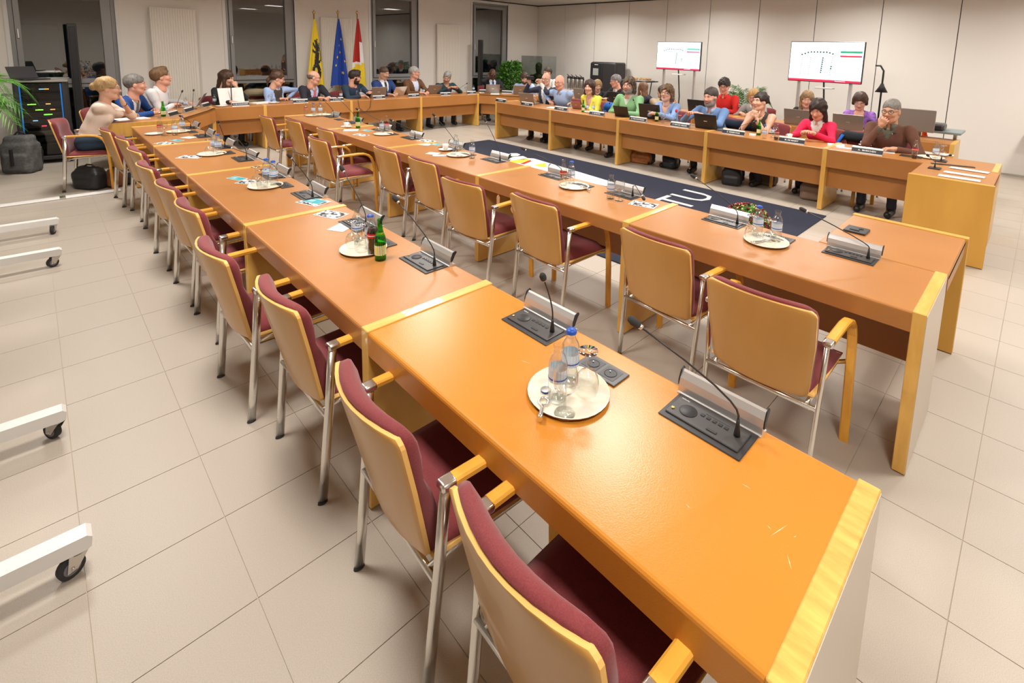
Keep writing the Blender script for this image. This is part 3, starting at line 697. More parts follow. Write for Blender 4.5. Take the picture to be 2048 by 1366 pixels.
    # neckline and open jacket: which part of the chest shows skin, shirt or tie
    loc = (C-nb)@R; lx, ly, lz = loc[:, 0], loc[:, 1], loc[:, 2]; front = (ly > .0) & (reg == 'top')
    if style in ('jacket', 'vneck', 'blouse'):
        dp = {'jacket': .34, 'vneck': .13, 'blouse': .16}[style]; wv = {'jacket': .075, 'vneck': .075, 'blouse': .07}[style]
        ins = front & (np.abs(lx) < wv*np.clip((lz+dp)/dp, 0, 1)**.8+(.012 if style == 'jacket' else 0)) & (lz > -dp)
        reg = reg.astype('<U8'); reg[ins] = 'inner' if inner is not None else 'skin'
        if tie is not None: reg[ins & (np.abs(lx) < .024+.012*np.clip(-lz/.3, 0, 1)) & (lz < -.012)] = 'tie'
    HR = rotm((math.cos(math.radians(face))*math.cos(math.radians(pitch)), math.sin(math.radians(face))*math.cos(math.radians(pitch)), math.sin(math.radians(pitch))), (0, 0, 1))
    if roll: cr, sr = math.cos(math.radians(roll)), math.sin(math.radians(roll)); HR = HR@np.array([[1, 0, 0], [0, cr, -sr], [0, sr, cr]])
    sk, lip = skin_mats(skin)
    org = v3(pel[0], pel[1], 0); root = thing('person', label, 'person', tuple(org), 0, group); root['body'] = float(body); root['who'] = ' '.join(label.split()[:11])
    # body = torso, limbs, head, hands in one mesh
    hs = 1.06*S; HV, HF, Hreg = HEADS[fem]; hv = (HV*hs)@HR.T+H
    Vs, Fs, I = [V, hv], [Fq, HF+len(V)], [np.zeros(len(Fq), int), (Hreg == 'lip').astype(int)]
    n = len(V)+len(hv)
    for s, e, wr, pz_, hd in arms:
        HV2, HF2 = HANDS[pz_]; v = HV2*(.90 if fem else 1.0)*S; v = v*v3(1, s, 1)
        x = nrm(wr-e)
        if hd is not None: x = nrm(hd)
        elif abs(wr[2]-.79) < .05: x = nrm(x*v3(1, 1, .25)+fb*.25-rb*s*.25)
        z = v3(0, 0, 1) if abs(x[2]) < .75 else nrm(fb*-1+up*.2)
        if pz_ == 'fist' and wr[2] > .9: z = fb
        Rh = rotm(x, z); Vs.append(v@Rh.T+wr); g = HF2+n; Fs.append(g[:, ::-1] if s < 0 else g); I.append(np.zeros(len(HF2), int)); n += len(v)
    me = np_mesh('body', np.concatenate(Vs)-org, np.concatenate(Fs), [sk, lip], np.concatenate(I)); link('body', me, root)
    N = normals(V, Fq)
    def garment(nm, keys, m, off=.004):
        k = np.isin(reg, keys)
        if k.sum() < 8: return
        v, fq = pick(V+N*off, Fq, k); link(nm, np_mesh(nm, v-org, fq, [m]), root)
    tn = {'jacket': 'jacket', 'sweater': 'sweater', 'vneck': 'sweater', 'shirt': 'shirt', 'blouse': 'blouse'}[style]
    garment(tn, ['top'], top_mat or cloth('%.2f_%.2f_%.2f' % top, top), .006)
    if inner is not None: garment('shirt' if tn != 'shirt' else 'undershirt', ['inner', 'tie'], cloth('%.2f_%.2f_%.2f' % inner, inner), .004)
    if tie is not None: garment('tie', ['tie'], cloth('%.2f_%.2f_%.2f' % tie, tie), .009)
    garment('trousers', ['trousers'], cloth('%.2f_%.2f_%.2f' % trousers, trousers), .005); [garment('shoe', [q], mat('shoe_%.2f' % shoes[0], shoes, .35), .004) for q in ('shoes1', 'shoes-1')]
    def W(p): return tuple((v3(*p)*hs)@HR.T+H-org)
    rot = Matrix(HR.tolist())
    hm = mat('hair_%.2f_%.2f_%.2f' % hair_c, hair_c, .55, noise=tuple(c*.55 for c in hair_c), noise_scale=60, stretch=(1, 1, .3), bump=.5, bump_scale=150)
    if hair and hair != 'bald':
        v, fq = get_hair(hair); link('hair', np_mesh('hair', (v*hs)@HR.T+H-org, fq, [hm]), root)
    ew, ei = mat('eye_white', (.75, .72, .68), .2), mat('iris', (.05, .035, .025), .15)
    for s in (-1, 1):
        MB().ball(W((.0735, s*.031, .0105)), .0125*hs, m=ew, seg=8, rings=6).ball(W((.0815, s*.031, .0100)), .0062*hs, m=ei, seg=6, rings=4).build('eye', None, root)
        MB().tube([W((.083, s*.046, .030)), W((.0905, s*.032, .0345)), W((.0925, s*.016, .030))], .0028*hs, m=hm, n=5).build('eyebrow', None, root)
    if smile: MB().ball(W((.0885, 0, -.061)), .006, .017, .0045, mat('teeth', (.8, .78, .72), .2), 8, 6, rot).build('teeth', None, root)
    if beard is not None:
        bm_ = mat('beard_%.2f' % beard[0], beard, .9, noise=tuple(c*.6 for c in beard), noise_scale=200, bump=.6, bump_scale=400)
        Cn = HV[HF].mean(1); k = (Cn[:, 2] < -.040) & (Cn[:, 2] > -.125) & (Cn[:, 0] > -.012) & (Hreg != 'lip') & ~((Cn[:, 2] > -.052) & (Cn[:, 0] > .02) & (np.abs(Cn[:, 1]) > .026)) | ((np.abs(Cn[:, 1]) > .050) & (Cn[:, 2] < -.005) & (Cn[:, 2] > -.05) & (Cn[:, 0] > .0) & (Cn[:, 0] < .035))
        NN = normals(HV, HF); v, fq = pick(HV+NN*.004, HF, k); link('beard', np_mesh('beard', (v*hs)@HR.T+H-org, fq, [bm_]), root)
    if glasses is not None:
        gm = mat('spectacle_%.2f' % glasses[0], glasses, .3); g = MB()
        for s in (-1, 1):
            pts = [W((.102-.010*abs(math.cos(a))*(s*math.cos(a) > 0), s*.032+.023*math.cos(a), .008+.017*math.sin(a))) for a in np.linspace(0, 2*PI, 13)]
            g.tube(pts, .0022, n=5, cap=False); g.tube([W((.092, s*.056, .013)), W((.0, s*.082, .012))], .002, n=4)
        g.tube([W((.102, -.009, .012)), W((.104, 0, .014)), W((.102, .009, .012))], .002, n=4); g.build('glasses', gm, root)
    if collar is not None:
        cm = cloth('%.2f_%.2f_%.2f' % collar, collar); g = MB(); r = .064*S if not fem else .055; cu = nrm(H-nb)
        for s in (-1, 1):
            ring = []; n_ = 9
            for i in range(n_):
                a = PI*(.5)+s*(PI-.22)*(i/(n_-1)) - s*(PI-.0)*0
                a = -PI/2+s*(PI-.25)*(i/(n_-1)); dv = rb*math.cos(a)+tf*math.sin(a); base = nb+cu*.010+dv*r-org
                ring.append((base+cu*.030-dv*.006, base+dv*(.014+.010*(i/(n_-1)))-cu*(.012+.030*(i/(n_-1))**3)))
            for a, b in zip(ring, ring[1:]): g.poly([a[0], a[1], b[1], b[0]] if s > 0 else [b[0], b[1], a[1], a[0]], smooth=True)
        bmesh.ops.remove_doubles(g.bm, verts=g.bm.verts, dist=.0005)
        bmesh.ops.solidify(g.bm, geom=g.bm.faces[:], thickness=.003); g.build('collar', cm, root)
    if earrings:
        for s in (-1, 1): MB().ball(W((0, s*.082, -.045)), .007, m=M['white'], seg=8, rings=6).build('earring', None, root)
    if watch:
        s, e, wr, _, _2 = arms[1 if watch == 'l' else 0]; d = nrm(wr-e); c = wr-d*.035-org
        MB().tube([c-d*.010, c+d*.010], .031, n=12).build('watch', M['black'], root)
    return root
# ------------------------------------------------------------------ the people (seated; H from the photograph on the plane they sit in)
def hx(px, py, x): return at(px, py, 0, x)
def hy(px, py, y): return at(px, py, 1, y)
def tb(px, py, z=.775): return at(px, py, 2, z)
people_chairs = []
def sit(H, face):                       # an armchair under a sitter
    people_chairs.append((H, face))
# right row, facing the camera (towards -x)
P = hx(1782, 223, 7.08)
person('grey-haired man in brown sweater at the near end, hand at his mouth', P, 172, 178, skin='tan', hair='cropped', hair_c=(.24, .22, .20), top=(.13, .055, .035), style='vneck', inner=(.10, .10, .07),
       collar=(.12, .12, .085), glasses=(.02, .02, .03), rh=P+Vector((-.135, .055, -.165)), rpose='fist', rhd=(-.2, -.35, .75), lh=tb(1790, 300)+Vector((0, 0, .01)), lpose='relaxed', watch='l', pitch=-6, scale=1.03, relb=(-.2, .5, -1))
P = hx(1636, 220, 7.2)
person('woman with dark bobbed hair in bright pink sweater over a white collar', P, 176, 178, fem=True, skin='pink', hair='wavy_bob', hair_c=(.035, .018, .015), top=(.72, .012, .07), style='vneck', inner=(.75, .7, .68),
       collar=(.75, .72, .70), pitch=-22, rh=P+Vector((-.30, .05, -.27)), lh=P+Vector((-.30, -.06, -.27)), earrings=True, watch='l')
P = hx(1520, 204, 7.18)
person('bare-armed woman with dark bun in sleeveless brown top, chin on her hands', P, 160, 172, fem=True, skin='fair', hair='messy_bun', hair_c=(.03, .018, .014), top=(.045, .030, .022), style='vneck', sleeves='none',
       rh=P+Vector((-.12, .035, -.20)), lh=P+Vector((-.125, -.02, -.21)), rpose='fist', lpose='fist', rhd=(-.1, -.3, .8), lhd=(-.1, .3, .8), relb=(-.2, .6, -1), lelb=(-.2, -.5, -1), pitch=4)
P = hx(1421, 195, 7.15)
person('bearded man in light blue sweater behind a black laptop', P, 172, 180, skin='pink', hair='short', hair_c=(.07, .055, .045), beard=(.30, .27, .25), top=(.14, .25, .48), style='vneck', inner=(.3, .42, .62),
       collar=(.32, .42, .6), rh=P+Vector((-.28, .19, -.25)), lh=P+Vector((-.30, -.05, -.245)), scale=1.05, pitch=-4)
P = hx(1333, 187, 7.2)
person('woman with curly fair-brown hair and glasses in pale blue blouse', P, 186, 182, fem=True, skin='fair', hair='curly_long', hair_c=(.16, .09, .04), top=(.24, .38, .68), style='blouse', glasses=(.05, .02, .015), pitch=6,
       rh=P+Vector((-.33, .04, -.30)), lh=P+Vector((-.33, -.06, -.30)))
P = hx(1257, 172, 7.2)
person('man with wavy brown hair, glasses and open mouth in green sweater', P, 190, 184, skin='pink', hair='curly_long', hair_c=(.10, .06, .035), beard=(.30, .20, .15), top=(.21, .42, .20), style='vneck', inner=(.55, .55, .5),
       collar=(.5, .52, .48), glasses=(.02, .01, .01), rh=tb(1243, 226)+Vector((.1, .1, .02)), scale=1.06, pitch=4)
P = hx(1179, 175, 7.22)
person('smiling woman with brown fringe in bright yellow sweater', P, 196, 188, fem=True, skin='fair', hair='bob', hair_c=(.055, .025, .016), top=(.78, .70, .09), style='blouse', smile=True,
       rh=tb(1146, 211)+Vector((.05, .04, .03)), lh=tb(1165, 215)+Vector((.08, 0, .02)))
P = hx(1119, 165, 7.2)
person('bald man with thin glasses in light blue checked shirt', P, 192, 186, skin='pink', hair='bald', top=(.33, .45, .70), style='shirt', collar=(.36, .48, .72), glasses=(.3, .2, .15), pitch=-10,
       rh=tb(1100, 205)+Vector((.04, .05, .02)), lh=tb(1107, 204)+Vector((.04, -.03, .02)), scale=1.06)
P = hx(1092, 159, 7.35)
ph = P+Vector((-.30, .08, .02))
person('balding man in navy jacket holding up a phone with both hands', P, 200, 196, skin='fair', hair='fringe', hair_c=(.4, .38, .36), top=(.030, .038, .065), style='jacket', inner=(.72, .70, .68), glasses=(.05, .05, .2),
       rh=P+Vector((-.25, .22, -.07)), lh=P+Vector((-.17, -.02, -.07)), rpose='grip', lpose='grip', rhd=(-.3, .2, .8), lhd=(-.4, .3, .8))
phd = thing('phone', 'phone held up sideways by the balding man in navy', 'phone', P+Vector((-.31, .14, .03)), math.radians(20))
MB().box(-.005, .005, -.085, .085, -.04, .04, b=.006).build('case', M['black'], phd); MB().box(.0052, .0058, -.078, .078, -.036, .036).build('screen', mat('phone_screen', (.10, .12, .16), .15), phd)
MB().ball((-.006, .065, .022), .004, .012, .012, M['dark'], 8, 6).build('camera_bump', None, phd)
# second row at the right, by the screens
P = hx(1720, 203, 9.0)
person('woman with short brown hair and glasses in purple flowered top', P, 190, 182, fem=True, skin='pink', hair='pixie', hair_c=(.07, .03, .018), top=(.05, .04, .20), style='blouse', glasses=(.2, .2, .22), pitch=-24,
       top_mat=mat('floral', (.36, .14, .55), .8, noise=(.02, .02, .10), noise_scale=14, detail=2))
P = hx(1614, 199, 9.05)
person('woman with straight fair hair in black top before the large screen', P, 196, 186, fem=True, skin='pink', hair='long', hair_c=(.30, .18, .08), top=(.015, .018, .020), style='sweater', pitch=-12)
P = hx(1507, 194, 9.1)
person('woman with short blond hair in grey sweater, hidden by the bun', P, 186, 184, fem=True, skin='pink', hair='pixie', hair_c=(.55, .33, .12), top=(.34, .32, .31), style='sweater', collar=(.7, .68, .66), glasses=(.4, .1, .1), pitch=-14)
P = hx(1448, 173, 9.1)
person('man with curly dark hair and glasses in red shirt', P, 196, 186, skin='pink', hair='short_curly', hair_c=(.035, .022, .018), top=(.58, .020, .015), style='shirt', collar=(.62, .03, .02), glasses=(.04, .03, .05), pitch=-14, scale=1.06)
P = hx(1324, 185, 9.2)
person('man in beige jacket turned away behind the curly-haired woman', P, 60, 40, skin='tan', hair='short', hair_c=(.05, .035, .025), top=(.36, .28, .19), style='jacket', inner=(.3, .3, .3), lh=(P.x-.45, P.y-.35, .85))
P = hx(1286, 178, 9.05)
person('person with long light brown hair seen from behind in dark top', P, 60, 120, fem=True, skin='fair', hair='long', hair_c=(.20, .10, .05), top=(.02, .02, .035), style='sweater', pitch=-10)
P = hx(1231, 163, 9.0)
person('grey-haired man in profile with glasses and black jacket, white collar', P, 140, 165, skin='pink', hair='short', hair_c=(.26, .25, .25), top=(.016, .017, .020), style='jacket', inner=(.02, .02, .03), collar=(.72, .74, .78), glasses=(.02, .02, .03), scale=1.04, pitch=-8)
P = hx(1195, 172, 9.15)
person('blond person in dark coat behind the woman in yellow', P, 230, 200, fem=True, skin='fair', hair='pixie', hair_c=(.42, .26, .11), top=(.02, .02, .022), style='jacket', inner=(.05, .05, .05), pitch=-14)
# corner at the right end of the window row
P = hy(1095, 146, 9.0)
person('short-haired man in white shirt looking sideways behind the phone', P, 175, 190, skin='pink', hair='short', hair_c=(.07, .05, .035), top=(.62, .60, .58), style='shirt', collar=(.68, .66, .64))
P = hy(1049, 157, 9.2)
person('young man with curly hair in light blue shirt bent over a laptop', P, 232, 226, skin='fair', hair='short_curly', hair_c=(.09, .05, .03), top=(.42, .52, .78), style='shirt', collar=(.45, .55, .8), beard=(.10, .06, .04), pitch=-24)
P = hy(985.5, 148, 9.98)
person('bald man with dark skin, glasses and dark suit touching his temple', P, 240, 250, skin='dark', hair='bald', top=(.022, .021, .024), style='jacket', inner=(.62, .68, .82), tie=(.01, .04, .20), collar=(.65, .7, .82), glasses=(.05, .04, .04),
       rh=P+Vector((-.13, .02, -.10)), rhd=(.3, .0, .9), rpose='relaxed', relb=(-.8, .2, -.6), pitch=-8)
# window row, facing the room (towards -y)
P = hy(894, 155, 9.9)
person('grey-haired man in dark teal sweater, head bent to the side', P, 225, 262, skin='tan', hair='short', hair_c=(.34, .33, .32), top=(.018, .045, .062), style='sweater', pitch=-22, roll=-14, rh=P+Vector((-.16, -.30, -.22)), lh=P+Vector((.05, -.32, -.22)))
P = hy(829, 146, 10.02)
person('grey-haired man in brown jacket and pale shirt between two laptops', P, 315, 280, skin='pink', hair='short', hair_c=(.42, .40, .37), top=(.13, .055, .022), style='jacket', inner=(.55, .60, .75), collar=(.6, .64, .78), glasses=(.4, .38, .36))
P = hy(768, 147, 10.0)
person('man with receding hair in blue suit and dark tie between laptops', P, 290, 276, skin='tan', hair='cropped', hair_c=(.10, .06, .04), top=(.018, .045, .16), style='jacket', inner=(.68, .68, .70), tie=(.02, .03, .03), collar=(.7, .7, .72), pitch=-14)
P = hy(710, 155, 9.9)
person('dark-haired bearded man in navy jacket turned to his left', P, 340, 285, skin='pink', hair='quiff', hair_c=(.035, .018, .012), beard=(.05, .025, .016), top=(.020, .040, .070), style='jacket', inner=(.02, .035, .085), glasses=(.05, .03, .03), pitch=-8,
       lh=P+Vector((.14, -.34, -.28)))
P = hy(628, 156, 9.9)
person('balding man with glasses in black suit and pink tie', P, 338, 282, skin='pink', hair='fringe', hair_c=(.20, .15, .11), top=(.020, .020, .027), style='jacket', inner=(.52, .58, .78), tie=(.55, .12, .16), collar=(.56, .62, .8), glasses=(.06, .03, .03), pitch=-8, scale=1.03)
P = hy(555, 158, 9.85)
person('brown-haired woman in light blue shirt and dark waistcoat, reaching out', P, 340, 285, fem=True, skin='fair', hair='ponytail', hair_c=(.10, .045, .025), top=(.34, .46, .74), style='jacket', inner=(.05, .04, .035), collar=(.4, .52, .78), glasses=(.4, .3, .25), pitch=-14,
       rh=tb(566, 200)+Vector((0, .12, .01)), lh=tb(572, 198)+Vector((.06, .1, .0)))
P = hy(453, 157, 9.95)
person('woman with long brown hair in black jacket, hand before her face', P, 320, 285, fem=True, skin='fair', hair='long', hair_c=(.075, .035, .018), top=(.012, .020, .022), style='jacket', inner=(.10, .04, .02), pitch=-12,
       lh=P+Vector((.10, -.13, -.13)), lpose='fist', lhd=(-.3, .0, .8), lelb=(.6, -.2, -.8))
# left corner table
P = at(323, 155, 1, 9.6)
person('young man with tousled fair hair in white shirt looking up', P, 352, 330, skin='pink', hair='quiff', hair_c=(.20, .105, .045), top=(.68, .67, .68), style='shirt', collar=(.72, .71, .72), pitch=10, lh=tb(372, 208)+Vector((0, .1, .02)), rh=tb(350, 212)+Vector((-.02, .0, .02)), scale=1.05)
P = at(271, 170, 1, 9.0)
person('grey-haired man in bright blue suit looking to the right', P, 352, 325, skin='pink', hair='short', hair_c=(.20, .185, .17), top=(.012, .060, .24), style='jacket', inner=(.68, .66, .68), tie=(.12, .14, .20), collar=(.72, .7, .72), pitch=2,
       lh=tb(312, 222)+Vector((0, .05, .02)), rh=tb(318, 228)+Vector((-.04, .0, .02)), scale=1.05)
P = at(216, 178, 1, 8.1)
person('blonde woman with bun and glasses in beige knitted top, hand on chin', P, 350, 345, fem=True, skin='fair', hair='bun', hair_c=(.50, .32, .14), top=(.72, .58, .49), style='sweater', sleeves='short', glasses=(.3, .2, .1), trousers=(.02, .035, .07),
       lh=P+Vector((.13, .03, -.17)), lhd=(-.2, .1, .8), lpose='fist', lelb=(.9, .3, -.8), rh=tb(285, 233)+Vector((-.05, .0, .01)), watch='l', scale=1.03, lean=.19)


# armchairs under the people (hip point -> chair), only the ones standing apart enough to be seen
seated = [o for o in COL.objects if o.name.startswith('person')]
for o in seated:
    b = o['body']; a = math.radians(b); lb = o['label'].split(' in ')[0].split(' with ')[0].split(',')[0].split(' behind')[0].split(' seen')[0]
    nb_ = o['who']; chair('armchair under the ' + nb_, o.location.x-.20*math.cos(a), o.location.y-.20*math.sin(a), a, 'armchairs with people in them')
# ------------------------------------------------------------------ things on the tables
TT = .7455
def onT(px, py): p = at(px, py, 2, TT); p.z = TT; return p
NEAR = ['nearest', 'second nearest', 'third nearest', 'fourth nearest', 'fifth nearest', 'sixth nearest', 'seventh nearest', 'eighth nearest', 'ninth nearest', 'farthest']
# --- microphone unit: local x points away from the sitter, y along the table
def mic_base(full=True):
    t = thing('microphone_unit', 'x', 'microphone', (0, 0, TT))
    MB().box(-.064, .064, -.124, .124, 0, .004, b=.002).build('base_plate', M['dark'], t)
    MB().box(-.044, .050, -.108, .112, .004, .009, b=.002).build('control_panel', M['grey_plate'], t)
    MB().lathe([(0, .0092), (.026, .0092), (.026, .0105), (.0245, .0112), (0, .0112)], (0, .060, 0), M['black'], 20).build('speaker_grille', None, t)
    MB().lathe([(0, .009), (.0052, .009), (.0052, .012), (.003, .0122), (.003, .011), (0, .011)], (-.02, .100, 0), M['brass'], 10).build('jack', None, t)
    for i in range(5): MB().box(.010, .022, .022-.018*i-.006, .022-.018*i+.006, .009, .0112, b=.001).build('button', M['black'], t)
    MB().box(-.030, -.020, -.040, -.010, .009, .0115, b=.001).build('talk_button', M['dark'], t)
    MB().box(.028, .030, -.055, .018, .009, .0095).build('display_slot', M['black'], t)
    if full: text_obj('lettering', 'televic', .010, M['white'], t, Matrix.Translation((.040, .090, .0094)) @ Matrix.Rotation(-PI/2, 4, 'Z'), ext=.0002)
    return t
def goose_point(foot, px, py, L, flip=False):
    o = Vector((0, 0, CAMZ)); d = (FW + R2*((px-CX)/F_PX) - U2*((py-CY)/F_PX)).normalized(); q = foot-o; m = q.dot(d); h2 = L*L-(q-d*m).length_squared
    if h2 <= 0: p = o+d*m; return foot+(p-foot).normalized()*L if (p-foot).length > L*1.6 else p
    r = math.sqrt(h2); a, b = o+d*(m-r), o+d*(m+r)
    c = [p for p in (a, b) if p.z > foot.z+.06]; c = c or [a, b]
    c.sort(key=lambda p: -p.z if False else (p-foot).dot(Vector((1, 0, 0))) if not flip else -(p-foot).dot(Vector((1, 0, 0))))
    return c[0]
def gooseneck(t, foot, head, droop=None):
    """foot and head in world space; parts join the microphone unit t"""
    inv = t.matrix_local.inverted() if False else (Matrix.Translation(t.location) @ Matrix.Rotation(t.rotation_euler.z, 4, 'Z')).inverted()
    f, h = inv @ foot, inv @ head
    mid = f+Vector((0, 0, min(.11, (h.z-f.z)*.45))); dr = (h-mid)
    if droop: P = [f+Vector((0, 0, .03)), f+Vector((0, 0, .075)), f+Vector((0, 0, .09))+(h-f)*Vector((.25, .25, 0)).length*0+Vector(((h-f).x*.25, (h-f).y*.25, 0)), h]
    else: P = [f+Vector((0, 0, .03)), f+Vector((0, 0, .06))]+[(f+Vector((0, 0, .06))*(1)).lerp(h, 0)*(1-u)**2 + mid*2*u*(1-u)+Vector() + h*u*u - Vector((0, 0, 0)) for u in (.15, .3, .5, .75, 1)]
    MB().tube([f, f+Vector((0, 0, .012)), f+Vector((0, 0, .03)), f+Vector((0, 0, .05))], [.0095, .0085, .006, .0042], n=8).build('stem_socket', M['black'], t)
    MB().tube(P, .0030, n=6).build('gooseneck', M['dark'], t)
    d = (P[-1]-P[-2]).normalized(); e = P[-1]
    MB().tube([e-d*.002, e+d*.008], .0075, n=10).build('ring', M['alu'], t)
    MB().tube([e+d*.006, e+d*.012, e+d*.030, e+d*.042, e+d*.046], [.007, .011, .012, .009, .003], n=10).build('windscreen', M['rubber'], t)
mic0 = mic_base()
def mic(label, x, y, rz, headpx, group, L=.36, flip=False, first=[True], droop=False):
    m = dup(mic0, label, (x, y, TT), rz, group)
    foot = Matrix.Rotation(rz, 4, 'Z') @ Vector((.012, -.082, .009)) + Vector((x, y, TT))
    gooseneck(m, foot, goose_point(foot, *headpx, L, flip), droop); return m
def holder(label, x, y, rz, group, text=None, L=.262):
    """aluminium name plate holder; its front (towards the room) is +x"""
    t = thing('name_plate', label, 'name plate', (x, y, TT), rz, group)
    if text is not None:                                     # black strip between a white upper edge and a silver foot
        n_ = Vector((.070, 0, .030)).normalized(); pt = lambda u: (.034-.030*u/.075, u)
        MB().prism([(-.03, -L/2, 0), (.040, -L/2, 0), (.037, -L/2, .014), (.012, -L/2, .070), (.0, -L/2, .074), (-.006, -L/2, .066), (-.01, -L/2, .012)], (0, L, 0)).build('profile', M['alu'], t)
        MB().prism([(.0375, -L/2-.001, .014), (.0385, -L/2-.001, .0142), (.0205, -L/2-.001, .0562), (.0190, -L/2-.001, .056)], (0, L+.002, 0)).build('name_strip', M['black'], t)
        MB().prism([(.0190, -L/2, .0565), (.0200, -L/2, .0570), (.0135, -L/2, .0715), (.0125, -L/2, .071)], (0, L, 0)).build('upper_edge', M['white'], t)
        if text: text_obj('lettering', text, .027 if L > .28 else .023, M['white'], t, Matrix.Translation((.0300, 0, .0352)) @ Matrix.Rotation(PI/2, 4, 'Z') @ Matrix.Rotation(PI/2-math.atan2(.018, .042), 4, 'X'), ext=.0008, bold=True)
        return t
    P = [(-.018, 0), (.022, 0), (.022, .004), (.004, .008), (.002, .030), (.012, .050), (.020, .062), (.016, .068), (.008, .064), (-.004, .046), (-.010, .024), (-.012, .005), (-.018, .003)]
    MB().prism([(a, -L/2, b) for a, b in P], (0, L, 0)).build('profile', M['alu'], t)
    for s in (-1, 1): MB().prism([(a+.0008, s*L/2, b) for a, b in [(.002, .026), (.014, .050), (.026, .066), (.020, .073), (.004, .068), (-.008, .040), (-.008, .022)]], (0, s*.004, 0)).build('end_cap', M['black'], t)
    return t
Ah = [(1283, 655), (1088, 560), (797, 405), (688, 344), (583, 317), (464, 296), (473, 275), (438, 247), (389, 255), (362, 233)]
Bh = [(1615, 424), (1393, 357), (1284, 392), (1052, 300), (973, 245), (871, 234), (786, 242), (718, 220), (676, 196), (649, 202)]
for i in range(10):
    k, o_ = 4-i//2, (.407, 1.12)[i % 2]
    mic('black gooseneck microphone unit, %s of ten in the left row' % NEAR[i], 1.292, YA(k+1)+o_, 0, Ah[i], 'microphones of the left row', L=.40 if i == 0 else .32, droop=False)
    holder('empty aluminium name plate holder behind the %s microphone of the left row' % NEAR[i], 1.372, YA(k+1)+o_+.002, 0, 'name plate holders of the left row')
    mic('black gooseneck microphone unit, %s of ten in the middle row' % NEAR[i], XB+.489, YB(k+1)+o_, 0, Bh[i], 'microphones of the middle row', L=.33 if i != 2 else .16, droop=(i == 2))
    holder('empty aluminium name plate holder behind the %s microphone of the middle row' % NEAR[i], XB+.569, YB(k+1)+o_+.002, 0, 'name plate holders of the middle row')
for ch in list(mic0.children): bpy.data.objects.remove(ch)
bpy.data.objects.remove(mic0)
# --- socket plates
def socket_plate():
    t = thing('socket_plate', 'x', 'power socket', (0, 0, TT)); MB().box(-.043, .043, -.082, .082, 0, .006, b=.0015).build('plate', M['grey_plate'], t)
    for s in (-1, 1):
        a = MB().box(-.030, .030, s*.036-.030, s*.036+.030, .006, .0068).build('insert', M['dark'], t)
        MB().lathe([(.0205, .007), (.0215, .0078), (.0205, .0085), (.019, .007)], (0, s*.036, 0), M['black'], 20).build('socket_rim', None, a)
        MB().lathe([(0, .0069), (.019, .0070)], (0, s*.036, 0), M['black'], 20).build('socket_well', None, a)
        MB().tube([(.006, s*.036+.006, .007), (.006, s*.036+.006, .010)], .0022, M['steel'], 6).build('earth_pin', None, a)
    return t
sp0 = socket_plate(); fs = True
for nm, x, fn in (('left', 1.268, YA), ('middle', XB+.465, YB)):
    for k in range(5):
        lb = 'dark double power socket let into the %s table of the %s row' % (ordA[k], nm); loc = (x, fn(k+1)+.772, TT)
        if fs: sp0['label'] = lb; sp0.location = loc; sp0['group'] = 'power sockets in the tables'; fs = False; CH[sp0.name] = list(sp0.children)
        else:
            r = sp0.copy(); COL.objects.link(r); r['label'] = lb; r.location = loc
            for c in CH[sp0.name]:
                c2 = c.copy(); COL.objects.link(c2); c2.parent = r
                for g in [g for g in bpy.data.objects if g.parent == c]: g2 = g.copy(); COL.objects.link(g2); g2.parent = c2
p = onT(1713, 462); t = thing('connection_box', 'square black connection box with small ports on the return table', 'socket', p)
MB().box(-.065, .065, -.06, .06, 0, .012, b=.003).build('plate', M['dark'], t); MB().box(-.035, -.015, -.02, .03, .012, .016, b=.001).build('switch', M['black'], t); MB().lathe([(0, .012), (.014, .012), (.014, .015), (0, .015)], (.02, -.02, 0), M['black'], 14).build('port', None, t)
